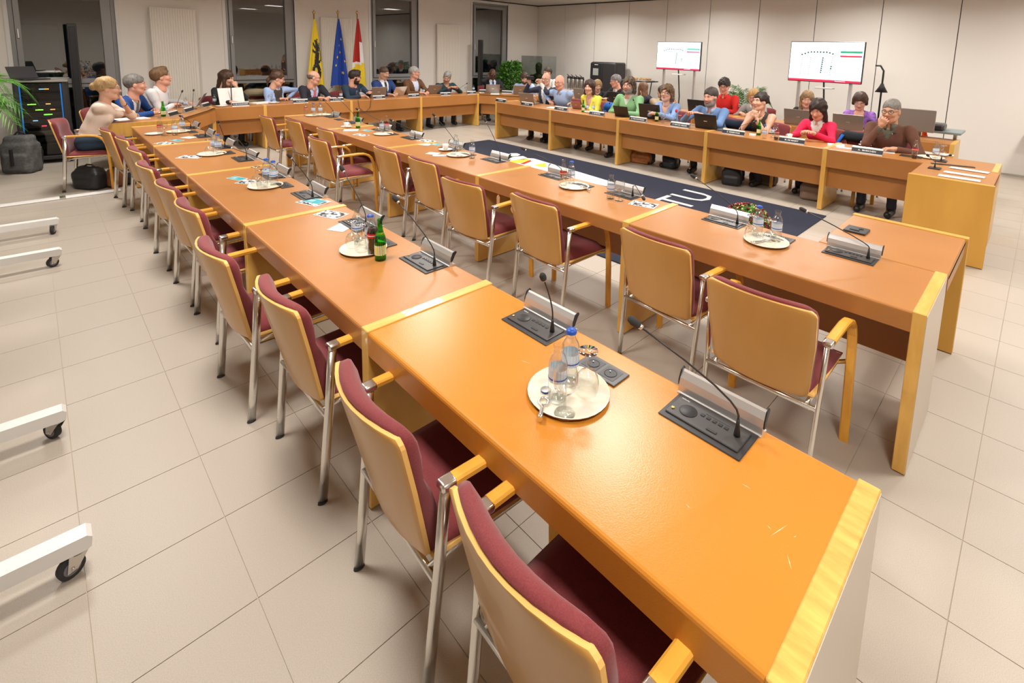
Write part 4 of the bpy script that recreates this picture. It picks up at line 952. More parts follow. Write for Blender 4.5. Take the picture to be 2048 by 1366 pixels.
# --- bottles, glasses, trays
BP = {'water': [(0, 0), (.027, 0), (.029, .004), (.029, .112), (.0275, .126), (.0225, .140), (.0165, .149), (.0142, .158), (.0142, .166), (.0162, .168), (.0162, .176), (.0142, .179)],
      'cola': [(0, 0), (.024, 0), (.0265, .004), (.0275, .035), (.0245, .060), (.0245, .068), (.0285, .090), (.0285, .112), (.0235, .136), (.0150, .165), (.0125, .182), (.0125, .196), (.0145, .198), (.0145, .207), (.012, .208)],
      'green': [(0, 0), (.026, 0), (.028, .004), (.028, .100), (.026, .116), (.018, .140), (.013, .160), (.012, .185), (.012, .200), (.0138, .202), (.0138, .209), (.012, .210)]}
def bottle_proto(kind, cap=None, fill=None):
    t = thing('bottle', 'x', 'bottle'); pr = BP[kind]; h = pr[-1][1]
    MB().lathe(pr, m=M['green_glass' if kind == 'green' else 'glass'], n=18).build('glass', None, t)
    MB().lathe([(0, .004), (.020, .004), (.0255, .010)], m=M['green_glass' if kind == 'green' else 'glass'], n=14).build('punt', None, t)
    if kind == 'water': MB().lathe([(.0293, .066), (.0293, .106)], m=M['pale_blue'], n=16).build('label', None, t); MB().lathe([(.0296, .074), (.0296, .079)], m=M['blue'], n=16).build('label_stripe', None, t)
    if kind == 'cola': MB().lathe([(.0289, .091), (.0289, .112)], m=M['red'], n=16).build('label', None, t); MB().lathe([(.0291, .099), (.0291, .103)], m=M['white'], n=16).build('label_stripe', None, t)
    if kind == 'green': MB().lathe([(.0283, .030), (.0283, .080)], m=mat('lemon_label', (.78, .66, .10), .4, noise=(.72, .72, .62), noise_scale=60), n=16).build('label', None, t); MB().lathe([(.0215, .128), (.0165, .145)], m=M['yellow'], n=16).build('neck_label', None, t)
    if fill:
        q = [(max(r-.002, 0), z) for r, z in pr if .006 < z < fill*h]; MB().lathe([(0, .007), (q[0][0], .007)]+q+[(q[-1][0], q[-1][1]+.002), (0, q[-1][1]+.002)], m=M['cola'], n=14).build('drink', None, t)
    if cap: MB().lathe([(.0172, h-.010), (.0168, h-.002), (.0140, h+.003), (0, h+.0045)], m=M['blue'] if cap == 'blue' else M['red'], n=14).build('cap', None, t)
    return t
def goblet(inv=False):
    t = thing('wine_glass', 'x', 'glass')
    pr = [(0, 0), (.031, 0), (.031, .002), (.008, .006), (.0042, .012), (.0038, .055), (.006, .062), (.022, .070), (.033, .085), (.0375, .104), (.036, .125), (.031, .142)]
    if inv: pr = [(r, .142-z) for r, z in pr][::-1]
    MB().lathe(pr, m=M['glass'], n=20).build('glass_body', None, t); return t
PROTO = {}
def get(kind):
    if kind not in PROTO:
        PROTO[kind] = {'water': lambda: bottle_proto('water'), 'water_cap': lambda: bottle_proto('water', 'blue'), 'cola': lambda: bottle_proto('cola'), 'cola_full': lambda: bottle_proto('cola', None, .75), 'cola_rest': lambda: bottle_proto('cola', None, .25),
                       'green': lambda: bottle_proto('green'), 'glass': goblet, 'glass_inv': lambda: goblet(True)}[kind]()
        CH[PROTO[kind].name] = list(PROTO[kind].children)
    return PROTO[kind]
def put(kind, label, px, py, z=0, group=None, loc=None, rz=0):
    p = Vector(loc) if loc is not None else at(px, py, 2, TT+z); p.z = TT+z; return dup(get(kind), label, p, rz, group)
def tray(label, px, py, r=.125, group='round trays', loc=None):
    p = loc or onT(px, py); t = thing('tray', label, 'tray', (p[0], p[1], TT), 0, group)
    MB().lathe([(0, 0), (r*.90, 0), (r, .010), (r, .013), (r*.97, .012), (r*.90, .006), (0, .005)], m=M['tray'], n=32).build('dish', None, t)
    MB().lathe([(r*.905, .0), (r*1.002, .0095), (r*1.002, .0125)], m=mat('tray_rim', (.20, .09, .03), .5), n=32).build('rim', None, t); return p
def opener(label, a, b):
    p, q = at(*a, 2, TT+.008), at(*b, 2, TT+.012); d = q-p; L = d.length; t = thing('bottle_opener', label, 'bottle opener', (p.x, p.y, TT+.007), math.atan2(d.y, d.x))
    MB().tube([(.012+.017*math.cos(x), .015*math.sin(x), .004) for x in np.linspace(0, 2*PI, 13)], .0035, M['chrome'], 6, cap=False).build('head', None, t)
    MB().tube([(.028, 0, .004), (.045, 0, .004), (L*.8, 0, .006), (L, 0, .007)], [.004, .006, .0075, .0085], M['chrome'], 8).build('handle', None, t)
def cup(label, px, py, plate=True, z=0):
    p = at(px, py, 2, TT+z); t = thing('coffee_cup', label, 'cup', (p.x, p.y, TT+z), rng.uniform(0, 6))
    MB().lathe([(0, .014), (.022, .014), (.030, .040), (.034, .066), (.0315, .066), (.027, .040), (.019, .018), (0, .018)], m=M['china'], n=18).build('bowl', None, t)
    MB().tube([(.031, 0, .055), (.047, 0, .056), (.052, 0, .042), (.042, 0, .028), (.028, 0, .026)], .0035, M['china'], 6).build('handle', None, t)
    if plate: MB().lathe([(0, .004), (.035, .003), (.055, .008), (.070, .015), (.070, .017), (.054, .011), (.030, .010), (0, .012)], m=M['china'], n=22).build('saucer', None, t)
def plate_(label, px, py, r=.075, z=0):
    p = at(px, py, 2, TT+z); t = thing('plate', label, 'plate', (p.x, p.y, TT+z))
    MB().lathe([(0, .002), (r*.6, .001), (r, .012), (r, .015), (r*.7, .006), (0, .006)], m=M['china'], n=24).build('dish', None, t)
photo_m = mat('photo_print', (.80, .80, .80), .5, noise=(.02, .02, .025), noise_scale=28, detail=1)
for e, q in zip(photo_m.node_tree.nodes['Color Ramp'].color_ramp.elements, (.47, .53)): e.position = q
def card(name, label, c, w, h, ang, m, extra=None, z=0, cat='paper', th=.0012):
    p = at(*c, 2, TT+z); t = thing(name, label, cat, (p.x, p.y, TT+z+.0004), math.radians(ang))
    MB().box(-w/2, w/2, -h/2, h/2, 0, th, M['paper'] if extra else m).build('sheet', None, t)
    if extra == 'photo': MB().box(-w/2+.006, w/2-.006, -h/2+.006, h/2-.006, th, th+.0003, photo_m).build('photo_print', None, t)
    if extra == 'teal':
        MB().box(-w/2+.004, w/2-.004, -h/2+.004, h/2-.004, th, th+.0003, M['teal']).build('print', None, t)
        l = MB()
        for i in range(4): l.box(-w*.30+i*.012, -w*.30+i*.012+.005, -h*.25, h*.2, th+.0003, th+.0005)
        l.build('lettering', M['white'], t)
    if extra == 'map': MB().lathe([(0, th), (.035, th), (.035, th+.0003), (0, th+.0003)], m=mat('map_blue', (.35, .62, .75), .5, noise=(.7, .8, .85), noise_scale=40), n=20).build('print', None, t)
    return t
W0 = .006
# left row, nearest table
tray('round cream tray on the nearest table of the left row', 1137, 787, .128)
put('water', 'empty open water bottle on the nearest left tray, nearer one', 1114, 797, W0, 'water bottles'); put('water_cap', 'blue-capped water bottle on the nearest left tray', 1139, 764, W0, 'water bottles')
put('glass', 'upright wine glass on the nearest left tray', 1129, 827, W0, 'wine glasses'); put('glass_inv', 'upturned wine glass by the socket on the nearest left tray', 1173, 786, W0, 'wine glasses')
opener('steel bottle opener with handle over the nearest left tray', (1088, 799), (1079, 840))
p = at(1091, 782, 2, TT+.006); t = thing('crown_cap', 'loose blue crown cap above the opener on the nearest left tray', 'bottle cap', (p.x, p.y, TT+W0)); MB().lathe([(.0155, .006), (.0145, 0), (0, 0)], m=M['blue'], n=14).lathe([(0, .0008), (.0138, .0008), (.0148, .006)], m=M['white'], n=14).build('cap', None, t)
# second nearest table
tray('round cream tray with five drinks on the second nearest left table', 727, 499, .118)
put('glass_inv', 'upturned wine glass at the left of the second nearest left tray', 706, 493, W0, 'wine glasses'); put('glass_inv', 'upturned wine glass in front of the second nearest left tray', 724, 501, W0, 'wine glasses')
put('water', 'open water bottle behind the glasses on the second nearest left tray', 715, 481, W0, 'water bottles'); put('cola_full', 'three-quarter full dark cola bottle beside the green bottle', 746, 507, W0); put('water_cap', 'blue-capped water bottle behind the cola bottle', 742, 496, W0, 'water bottles')
put('green', 'green lemonade bottle standing at the edge of the left tray', 761, 519, 0)
card('flyer', 'black-and-white photo flyer on the second nearest left table', (662, 429), .185, .115, -68, None, 'photo'); card('flyer', 'white card with pale blue map by the left microphone', (683, 455), .105, .125, -60, None, 'map')
card('flyer', 'large photo flyer under a teal card on the middle left table', (627, 404), .19, .135, -70, None, 'photo'); card('card', 'teal card lying on a photo flyer on the middle left table', (629, 402.5), .145, .085, -70, None, 'teal', .0018)
# middle table
tray('round cream tray on the middle table of the left row', 531, 373, .118)
put('glass_inv', 'upturned wine glass, left one on the middle left tray', 513, 371, W0, 'wine glasses'); put('glass_inv', 'upturned wine glass, front one on the middle left tray', 525, 378, W0, 'wine glasses')
put('water_cap', 'blue-capped water bottle, rear one on the middle left tray', 534, 364, W0, 'water bottles'); put('water_cap', 'blue-capped water bottle, front one on the middle left tray', 548, 369, W0, 'water bottles')
card('card', 'teal card by itself on the middle left table', (474, 357), .145, .075, -68, None, 'teal'); card('flyer', 'photo flyer half under the middle left tray', (497, 364), .14, .12, -55, None, 'photo')
tray('round cream tray on the second farthest left table', 424, 309, .118)
put('glass_inv', 'upturned wine glass on the second farthest left tray', 419, 309, W0, 'wine glasses'); put('water_cap', 'blue-capped water bottle on the second farthest left tray', 437, 306, W0, 'water bottles'); put('water', 'open water bottle on the second farthest left tray', 429, 303, W0, 'water bottles')
card('flyer', 'photo flyer left of the second farthest left tray', (381, 314), .19, .13, -40, None, 'photo')
tray('round cream tray on the farthest left table', 357, 264, .118)
put('water', 'water bottle with round blue label beside the farthest left tray', 350, 270, 0, 'water bottles'); put('water_cap', 'blue-capped water bottle on the farthest left tray', 365, 262, W0, 'water bottles'); put('cola', 'empty cola bottle by the white plate on the farthest left table', 321, 270, 0); put('glass', 'upright wine glass by the plate on the farthest left table', 329, 271, 0, 'wine glasses')
plate_('empty white plate on the farthest left table', 308, 269, .085); card('note', 'blank white note on the farthest left table', (378, 275), .13, .10, -60, M['paper']); card('card', 'teal card on the farthest left table', (353, 281), .145, .075, -70, None, 'teal'); card('flyer', 'photo flyer at the strip of the farthest left table', (331, 287), .19, .12, -70, None, 'photo')
# middle row
tray('round cream tray on the nearest table of the middle row', 1532, 484, .122)
put('glass_inv', 'upturned wine glass, left one on the nearest middle-row tray', 1502, 478, W0, 'wine glasses'); put('glass_inv', 'upturned wine glass, right one on the nearest middle-row tray', 1538, 489, W0, 'wine glasses')
put('water_cap', 'blue-capped water bottle before the red flowers', 1514, 471, W0, 'water bottles'); put('water', 'open water bottle, right one on the nearest middle-row tray', 1551, 481, W0, 'water bottles')
opener('steel bottle opener on the nearest middle-row tray', (1536, 481), (1503, 486))
tray('round cream tray on the second nearest table of the middle row', 1148, 374, .118)
put('cola', 'empty cola bottle on the second nearest middle-row tray', 1126, 371, W0); put('water_cap', 'blue-capped water bottle on the second nearest middle-row tray', 1142, 367, W0, 'water bottles'); put('glass', 'upright wine glass on the second nearest middle-row tray', 1132, 377, W0, 'wine glasses')
opener('steel bottle opener on the second nearest middle-row tray', (1163, 373), (1180, 381))
put('water', 'empty water bottle beside a glass, right of the second nearest middle-row tray', 1221, 397, 0, 'water bottles'); put('glass', 'upright wine glass beside a lone empty bottle in the middle row', 1238, 401, 0, 'wine glasses')
card('flyer', 'photo flyer on the second nearest middle-row table', (1287, 409), .185, .12, -75, None, 'photo')
tray('round cream tray on the middle table of the middle row', 917, 311, .118)
put('glass', 'upright wine glass, left one on the central middle-row tray', 906, 308, W0, 'wine glasses'); put('glass', 'upright wine glass, right one on the central middle-row tray', 919, 312, W0, 'wine glasses'); put('water', 'empty water bottle right of the central middle-row tray', 944, 316, 0, 'water bottles'); put('water', 'water bottle behind the glasses on the central middle-row tray', 912, 303, W0, 'water bottles')
cup('coffee cup with saucer left of the central middle-row tray', 891, 301); card('note', 'blank white note beside a folded leaflet in the middle row', (866, 307), .12, .10, -60, M['paper']); card('leaflet', 'grey folded leaflet by the central middle-row tray', (881, 311), .15, .08, -35, mat('grey_print', (.4, .42, .48), .5, noise=(.7, .7, .72), noise_scale=30))
tray('round cream tray on the second farthest table of the middle row', 767, 269, .115)
put('cola', 'empty cola bottle on the second farthest middle-row tray', 774, 265, W0); put('water', 'open water bottle on the second farthest middle-row tray', 764, 265, W0, 'water bottles'); put('glass_inv', 'upturned wine glass on the second farthest middle-row tray', 756, 267, W0, 'wine glasses')
cup('coffee cup with saucer beside the distant green bottle', 693, 255); put('green', 'distant green bottle on the second farthest middle-row table', 716, 256, 0); card('napkin', 'crumpled white napkin before the distant green bottle', (702, 261), .17, .13, -30, M['paper'], th=.006)
card('card', 'teal card right of the white napkin', (733, 261), .145, .08, -75, None, 'teal'); card('flyer', 'photo flyer left of the second farthest middle-row tray', (722, 270), .19, .10, -75, None, 'photo'); card('flyer', 'photo flyer at the strip behind the teal card, middle row', (853, 282), .19, .11, -75, None, 'photo'); card('card', 'teal card at the strip, middle table of the middle row', (872, 289), .12, .09, -70, None, 'teal'); card('note', 'white note next to a teal card, middle row', (850, 289), .13, .10, -60, M['paper'])
tray('round cream tray, left of two on the farthest middle-row table', 627, 232, .11); tray('round cream tray, right of two on the farthest middle-row table', 647, 230.5, .11)
put('cola', 'empty cola bottle at the left of two distant trays', 612, 231, 0); put('water_cap', 'blue-capped water bottle on the left of two distant trays', 627, 230, W0, 'water bottles'); put('water_cap', 'blue-capped water bottle on the right of two distant trays', 641, 229.5, W0, 'water bottles'); put('glass_inv', 'upturned wine glass on the left of two distant trays', 631, 233, W0, 'wine glasses'); put('glass_inv', 'upturned wine glass on the right of two distant trays', 649, 232, W0, 'wine glasses')
# right row: name plates, laptops, drinks
RC = 'name plates of the right row'
for (px, py, tx, who) in ((1737, 306, 'A.  MARICHEN', 'man in brown'), (1591, 284, 'M. DE MAERT', 'woman in pink'), (1476, 268, 'E. VERBRUGGE', 'bare-armed woman'), (1371, 253, 'P. VAN DE WEGHE', 'bearded man in blue'),
                          (1284, 242, 'E. VAN HOUTEGEM', 'woman in pale blue'), (1206, 230, 'S. DE BACKER', 'man in green'), (1137, 220, 'K. VAN HEE', 'woman in yellow'), (1076, 210, 'L. MERTENS', 'man in checked shirt'), (1023, 203, 'P. BAEYENS', 'man with the phone')):
    p = onT(px, py); holder('black name plate with white lettering before the ' + who, XC+.055, p.y, PI, RC, tx, .30)
for (px, py, tx, who) in ((471, 209, 'H. DE WAEGENAERE', 'woman with long brown hair'), (584, 202, 'G. VAN HOVE', 'woman in waistcoat'), (662, 200, 'D. VAN OVER', 'man with pink tie'), (741, 195, 'N. DE KOK', 'bearded man in navy'), (806, 191, 'B. CLAES', 'man in blue suit'),
                          (869, 188, 'R. GORIS', 'man in brown jacket'), (924, 186, 'W. LEYS', 'man in dark teal')):
    p = onT(px, py); holder('black name plate in the window row before the ' + who, p.x, YD+.06, -PI/2, 'name plates of the window row', tx, .25)
for i, (px, py, a) in enumerate(((374, 224, -32), (343, 232, -32), (409, 214, -32))):
    p = onT(px, py); holder('slanting black name plate, %s on the left corner table' % ('middle', 'front', 'rear')[i], p.x, p.y, math.radians(a), 'name plates of the left corner table', '')
for i, (px, py, a) in enumerate(((969, 185, -120), (1014, 187, -148))):
    p = onT(px, py); holder('black name plate, %s on the right corner table' % ('left one', 'right one')[i], p.x, p.y, math.radians(a), 'name plates of the right corner table', '', .25)
def laptop(label, px, py, face, w=.33, h=.22, m=None, tilt=20, lift=.0, logo=True, axis=None):
    """hinge centre at the pixel on the table; face = direction (deg) of the lid's back"""
    p = at(px, py, 2, TT) if axis is None else axis; t = thing('laptop', label, 'laptop', (p.x, p.y, TT), math.radians(face)); m = m or M['lcd']; a = math.radians(tilt)
    MB().box(-.23, 0, -w/2, w/2, .002, .016, m, b=.004).build('base', None, t)
    R_ = Matrix.Rotation(a, 4, 'Y'); lid = MB().box(-.004, .004, -w/2, w/2, 0, h, m, b=.003).mesh('lid'); o = link('lid', lid, t); o.matrix_local = Matrix.Translation((0, 0, .012)) @ R_
    s = link('screen', MB().box(-.0052, -.0042, -w/2+.01, w/2-.01, .012, h-.01, mat('laptop_screen', (.55, .65, .80), .3, emit=.8)).mesh('screen'), o)
    if logo: link('logo', MB().box(.0042, .0046, -.025, .025, h*.48, h*.54, M['alu'], b=.0).mesh('logo'), o)
    return t
blk = mat('laptop_black', (.025, .022, .02), .35)
laptop('black laptop with silver logo before the bearded man in blue', 1412, 258, 183, m=blk); laptop('tall black laptop between the man in green and the woman in pale blue', 1300, 238, 190, .36, .25, blk)
laptop('small black tablet standing before the man in green', 1244, 234, 185, .27, .19, blk, 25, logo=False); laptop('pinkish brown tablet held by the woman in yellow', 1154, 218, 190, .20, .15, mat('tablet_brown', (.36, .17, .12), .5), 30)
laptop('grey laptop before the man with the phone', 1055, 208, 195, m=M['lcd']); laptop('grey laptop before the bald man in dark suit', 985, 187, 240); laptop('grey laptop before the young man in light blue', 1036, 187, 225, axis=Vector((8.06, 8.75, 0)))
laptop('grey laptop between the man in brown jacket and the man in teal', 868, 188, 262, m=M['lcd'], tilt=25); laptop('pale grey laptop right of the man in blue suit', 796, 192, 285, m=M['alu'], tilt=30); laptop('grey-brown laptop left of the man in blue suit', 756, 195, 270); laptop('silver laptop before the man in white shirt', 396, 212, 340, m=M['alu'], tilt=30)
for i, (px, py, w_, who, m_) in enumerate(((1596, 253, .42, 'behind the woman in pink', M['lcd']), (1697, 243, .40, 'of the woman in purple', M['lcd']), (1395, 228, .36, 'behind the bearded man in blue', blk), (1231, 206, .30, 'of the man in black jacket', blk), (1160, 188, .28, 'behind the woman in yellow', M['lcd']))):
    p = at(px, py, 2, TT); laptop('laptop on the rear table ' + who, px, py, 183, w_, .25, m_, 18, axis=Vector((8.42, at(px, py, 0, 8.42).y, 0)))
put('green', 'green bottle with pale label before the bare-armed woman', 1517, 270, 0, 'bottles on the right row'); put('water_cap', 'water bottle beside the green bottle, right row', 1528, 277, 0, 'bottles on the right row'); put('cola_rest', 'nearly empty cola bottle left of the woman in pink', 1552, 280, 0); put('water', 'clear bottle behind the nearly empty cola', 1546, 275, 0, 'bottles on the right row')
cup('white cup behind the bottles, before the bare-armed woman', 1537, 266); cup('white cup at the elbow of the woman in pink', 1579, 278); cup('white cup behind the nearest name plate', 1730, 292); put('cola_rest', 'small cola bottle right of the man in brown', 1828, 317, 0)
card('coaster', 'dark flat tray under the nearest cola bottle', (1822, 313), .12, .20, 0, M['dark'], th=.006); put('green', 'green bottle before the woman in pale blue', 1313, 243, 0, 'bottles on the right row'); put('water', 'water bottle left of the red tulip', 1340, 240, 0); put('cola', 'empty cola bottle right of the red tulip', 1359, 243, 0)
put('green', 'green bottle before the woman in yellow', 1166, 224, 0, 'bottles on the right row'); tray('tray before the woman in yellow', 1180, 225, .11); put('water', 'water bottle, left one before the woman in yellow', 1174, 223, W0); put('water', 'water bottle, right one before the woman in yellow', 1186, 224, W0); put('water', 'water bottle beside the grey laptop, right row', 1056, 208, 0); put('cola', 'cola bottle before the man with the phone', 1071, 207, 0)
put('glass', 'wine glass before the woman in pale blue', 1326, 246, 0)
t = thing('tulip', 'red tulip standing in a small bottle, right row', 'flower', tuple(onT(1351, 244))); MB().tube([(0, 0, 0), (0, 0, .07)], [.012, .010], M['glass'], 10).build('vase', None, t); MB().tube([(0, 0, .02), (.004, 0, .15)], .003, M['leaf2'], 5).build('stem', None, t); MB().lathe([(0, 0), (.014, .008), (.020, .028), (.017, .045), (.008, .056)], (.004, 0, .145), M['red'], 10).build('bloom', None, t)
# near end of the right row
tray('tray with glass jug at the near end of the right row', 1862, 316, .125); plate_('white plate behind the end tray', 1848, 307, .09); plate_('second white plate behind the end tray, to the right', 1888, 311, .09)
put('glass', 'wine glass on the end tray of the right row', 1877, 313, W0); put('glass_inv', 'upturned wine glass on the end tray of the right row', 1885, 317, W0); put('water', 'clear carafe bottle on the end tray of the right row', 1870, 316, W0)
for i, (a, hd) in enumerate((((1869, 337), (1858, 313)), ((1882, 323), (1898, 311)))):
    p = onT(*a); t = thing('desk_microphone', 'x', 'microphone', tuple(p))
    t['label'] = ('small gooseneck microphone on a square base beside the white papers', 'small bent microphone beside the end tray')[i]
    MB().box(-.055, .055, -.05, .05, 0, .010, M['dark'], b=.003).build('base', None, t); gooseneck(t, p+Vector((0, 0, .008)), goose_point(p, *hd, .17))
card('dark_strip', 'long dark cable strip at the end of the right row', (1905, 331), .05, .36, 20, M['dark'], cat='cable cover', th=.006)
for i, c in enumerate(((1938, 340), (1928, 349), (1918, 356))): card('paper_stack', 'white sheets on the return table, %s of three overlapping' % ('rear', 'middle', 'front')[i], c, .10, .30, -4+3*i, M['paper'], z=.002+.001*(2-i), th=.0015)
# papers and folders before the sitters
card('folder', 'white sheet under the hand of the man in brown', (1775, 304), .16, .14, 10, M['paper']); card('papers', 'papers and saucer left of the nearest name plate strip', (1672, 290), .2, .18, 15, M['paper']); card('leaflet', 'printed leaflet at the strip left of the nearest table', (1690, 296), .10, .18, 8, MATS['grey_print'])
card('book', 'grey closed notebook before the bare-armed woman', (1456, 262), .20, .28, 8, mat('slate', (.06, .07, .08), .5), th=.014); card('papers', 'pink-edged papers before the man in checked shirt', (1112, 216), .22, .3, 20, M['paper'], th=.006); card('papers', 'white napkin heap left of the green bottle', (1505, 271), .1, .08, 20, M['paper'], th=.02)
t = thing('binder', 'open white ring binder stood up before the woman with long brown hair', 'binder', tuple(at(464, 209, 2, TT)), math.radians(-78))
for i, s in enumerate((-1, 1)): o = link('cover', MB().box(-.004, .004, 0, s*.20, 0, .28, M['paper'], b=.0).mesh('cover'), t); o.matrix_local = Matrix.Rotation(math.radians(-14), 4, 'Y') @ Matrix.Rotation(math.radians(-8*s), 4, 'Z')
MB().box(-.008, .004, -.006, .006, 0, .28, M['dark']).build('spine', None, t)
card('papers', 'loose papers before the woman in waistcoat', (525, 206), .34, .22, 15, M['paper'], th=.012); card('papers', 'white folder under the hands of the woman in waistcoat', (592, 198), .30, .2, 5, M['paper'], th=.02)
card('papers', 'papers before the man with pink tie', (628, 199), .3, .16, 5, M['paper'], th=.006); card('folder', 'pink-edged papers before the man in teal', (905, 185), .36, .2, 5, mat('pink_paper', (.75, .5, .55), .6), th=.008); card('clipboard', 'dark clipboard with white sheet under the blonde woman', (262, 238), .26, .34, -75, M['paper'], th=.006)
card('papers', 'papers between the two right corner name plates', (990, 188), .3, .2, 50, M['paper'], th=.004)
for i, (px, py, k_, l_) in enumerate(((430, 210, 'water', 'water bottle left of the white binder'), (541, 205, 'glass', 'wine glass among papers, window row'), (682, 198, 'water', 'water bottle right of the pink-tie name plate'), (722, 195, 'water', 'water bottle before the bearded man in navy'), (714, 196, 'glass', 'wine glass before the bearded man in navy'),
    (762+0, 195, 'glass_inv', 'glass behind the grey-brown laptop'), (840, 190, 'glass_inv', 'glass before the man in brown jacket, left'), (847, 189, 'water', 'bottle before the man in brown jacket'), (932, 185, 'glass', 'left glass at the right end of the window row'), (947, 184, 'water', 'water bottle at the right end of the window row'),
    (327, 233, 'green', 'green bottle before the blue suit, left corner table'), (318, 236, 'glass', 'glass near the blonde woman hand'), (332, 232, 'water', 'water bottle beside the green one, left corner table'), (372, 216, 'water', 'water bottle before the man in white shirt'))):
    put(k_, l_, px, py, 0, 'drinks of the window row')
plate_('white plate before the white binder, window row', 443, 213, .09); plate_('white plate with papers, window row', 548, 206, .09); plate_('white saucer before the man in brown jacket', 822, 192, .08)
# a few gooseneck microphones before the sitters, standing on small bases
def small_mic(label, foot, head, L=.30, flip=False):
    p = onT(*foot); t = thing('desk_microphone', label, 'microphone', tuple(p)); MB().box(-.05, .05, -.05, .05, 0, .008, M['dark'], b=.003).build('base', None, t); gooseneck(t, p+Vector((0, 0, .006)), goose_point(p, *head, L, flip))
small_mic('gooseneck microphone before the man in brown sweater', (1726, 297), (1784, 268)); small_mic('gooseneck microphone before the woman in pink', (1592, 277), (1634, 268), .25); small_mic('gooseneck microphone before the bare-armed woman', (1480, 262), (1508, 243), .25)
small_mic('gooseneck microphone before the man in green', (1274, 232), (1268, 203), .22); small_mic('gooseneck microphone before the woman in yellow', (1205, 222), (1217, 208), .2); small_mic('gooseneck microphone before the phone holder', (1076, 203), (1086, 182), .22); small_mic('gooseneck microphone before the young man at the corner', (1035, 187), (1044, 174), .2)
small_mic('gooseneck microphone right of the man in dark teal', (918, 184), (932, 168), .22); small_mic('gooseneck microphone at the left corner, right one', (386, 218), (387, 184), .25); small_mic('gooseneck microphone at the left corner, left one', (353, 227), (363, 186), .28); small_mic('gooseneck microphone before the man with pink tie', (650, 197), (662, 176), .2)
for o in PROTO.values():
    for c in list(o.children): bpy.data.objects.remove(c)
    bpy.data.objects.remove(o)
# ------------------------------------------------------------------ things around the room
# two screens on wheeled stands before the panel wall
def screen(label, y0, y1, x, zt, zb):
    w_, h_ = y1-y0, zt-zb; t = thing('screen_stand', label, 'television', (x, (y0+y1)/2, 0), PI, 'screens on stands')
    MB().box(-.03, .02, -w_/2-.012, w_/2+.012, zb-.012, zt+.012, M['black'], b=.006).build('bezel', None, t)
    s = MB().box(.0202, .0215, -w_/2, w_/2, zb, zt, mat('screen_light', (.80, .91, 1.0), .4, emit=.95)).build('display', None, t)
    def bar(nm, y_a, y_b, z_a, z_b, m, d=.0225): return MB().box(.0217, d, w_*(y_a-.5), w_*(y_b-.5), zb+h_*z_a, zb+h_*z_b, m).build(nm, None, s)
    # display coordinates: fraction from the left as the room sees it
    red = mat('screen_red', (.75, .03, .09), .4, emit=.45); gr = mat('screen_green', (.02, .45, .22), .4, emit=.4); dk = mat('screen_dark', (.05, .16, .16), .5)
    bar('red_band', 0, 1, 0, .055, red); bar('footer_text', .66, .80, .018, .038, mat('screen_pink', (1, .55, .7), .4, emit=.5), .0228)
    bar('green_bar', .70, .985, .735, .785, gr); bar('white_bar', .70, .985, .685, .73, mat('screen_pale', (.6, .85, .9), .4, emit=.6)); bar('red_bar', .70, .985, .635, .675, red)
    d = MB(); g = MB()
    for k in range(11):
        u = .17+.043*k; v = .75 if 2 < k < 9 else .75-.028*abs(k-(2.5 if k < 5 else 8.5)); d.box(.0217, .0224, w_*(u-.5)-.012, w_*(u-.5)+.012, zb+h_*v-.012, zb+h_*v+.012)
    for c, u in enumerate((.18, .30, .47, .60)):
        for k in range(9 if c != 2 else 8):
            v = .60-.052*k; m_ = d if (c == 2 or (c == 3 and k in (4, 5))) else g
            q = .0115 if m_ is d else .008; m_.box(.0217, .0224, w_*(u-.5-.006*k/3)-q, w_*(u-.5-.006*k/3)+q, zb+h_*v-q, zb+h_*v+q)
    o = d.build('seat_markers', dk, s); o['kind'] = 'stuff'; o = g.build('pale_markers', mat('screen_grey', (.45, .5, .52), .5, emit=.3), s); o['kind'] = 'stuff'
    for s_ in (-1, 1):
        MB().box(-.10, -.05, s_*w_*.36-.025, s_*w_*.36+.025, .08, zt-.15, b=.005).build('upright', M['alu'], t)
        f = MB().box(-.45, .04, s_*w_*.36-.03, s_*w_*.36+.03, .065, .10, b=.006).build('foot', M['alu'], t)
        for xx in (-.42, .01): MB().tube([(xx, s_*w_*.36-.014, .032), (xx, s_*w_*.36+.014, .032)], .032, M['rubber'], 12).build('castor', None, f)
    MB().box(-.10, -.05, -w_*.36, w_*.36, .45, .50, b=.004).build('crossbar', M['alu'], t); MB().box(-.12, .05, -w_*.1, w_*.14, zb-.12, zb-.095, b=.004).build('shelf', M['white'], t)
    MB().tube([(-.04, 0, zb), (-.05, .02, zb-.25), (-.06, .05, zb-.6), (-.08, .03, .3), (-.1, .0, .12)], .014, M['black'], 6).build('cable', None, t)
screen('flat screen with seat chart on wheeled stand, smaller and farther of two', 5.375, 6.44, 10.2, 2.05, 1.45); screen('flat screen with seat chart on wheeled stand, larger and nearer of two', 2.145, 3.26, 9.45, 2.06, 1.40)
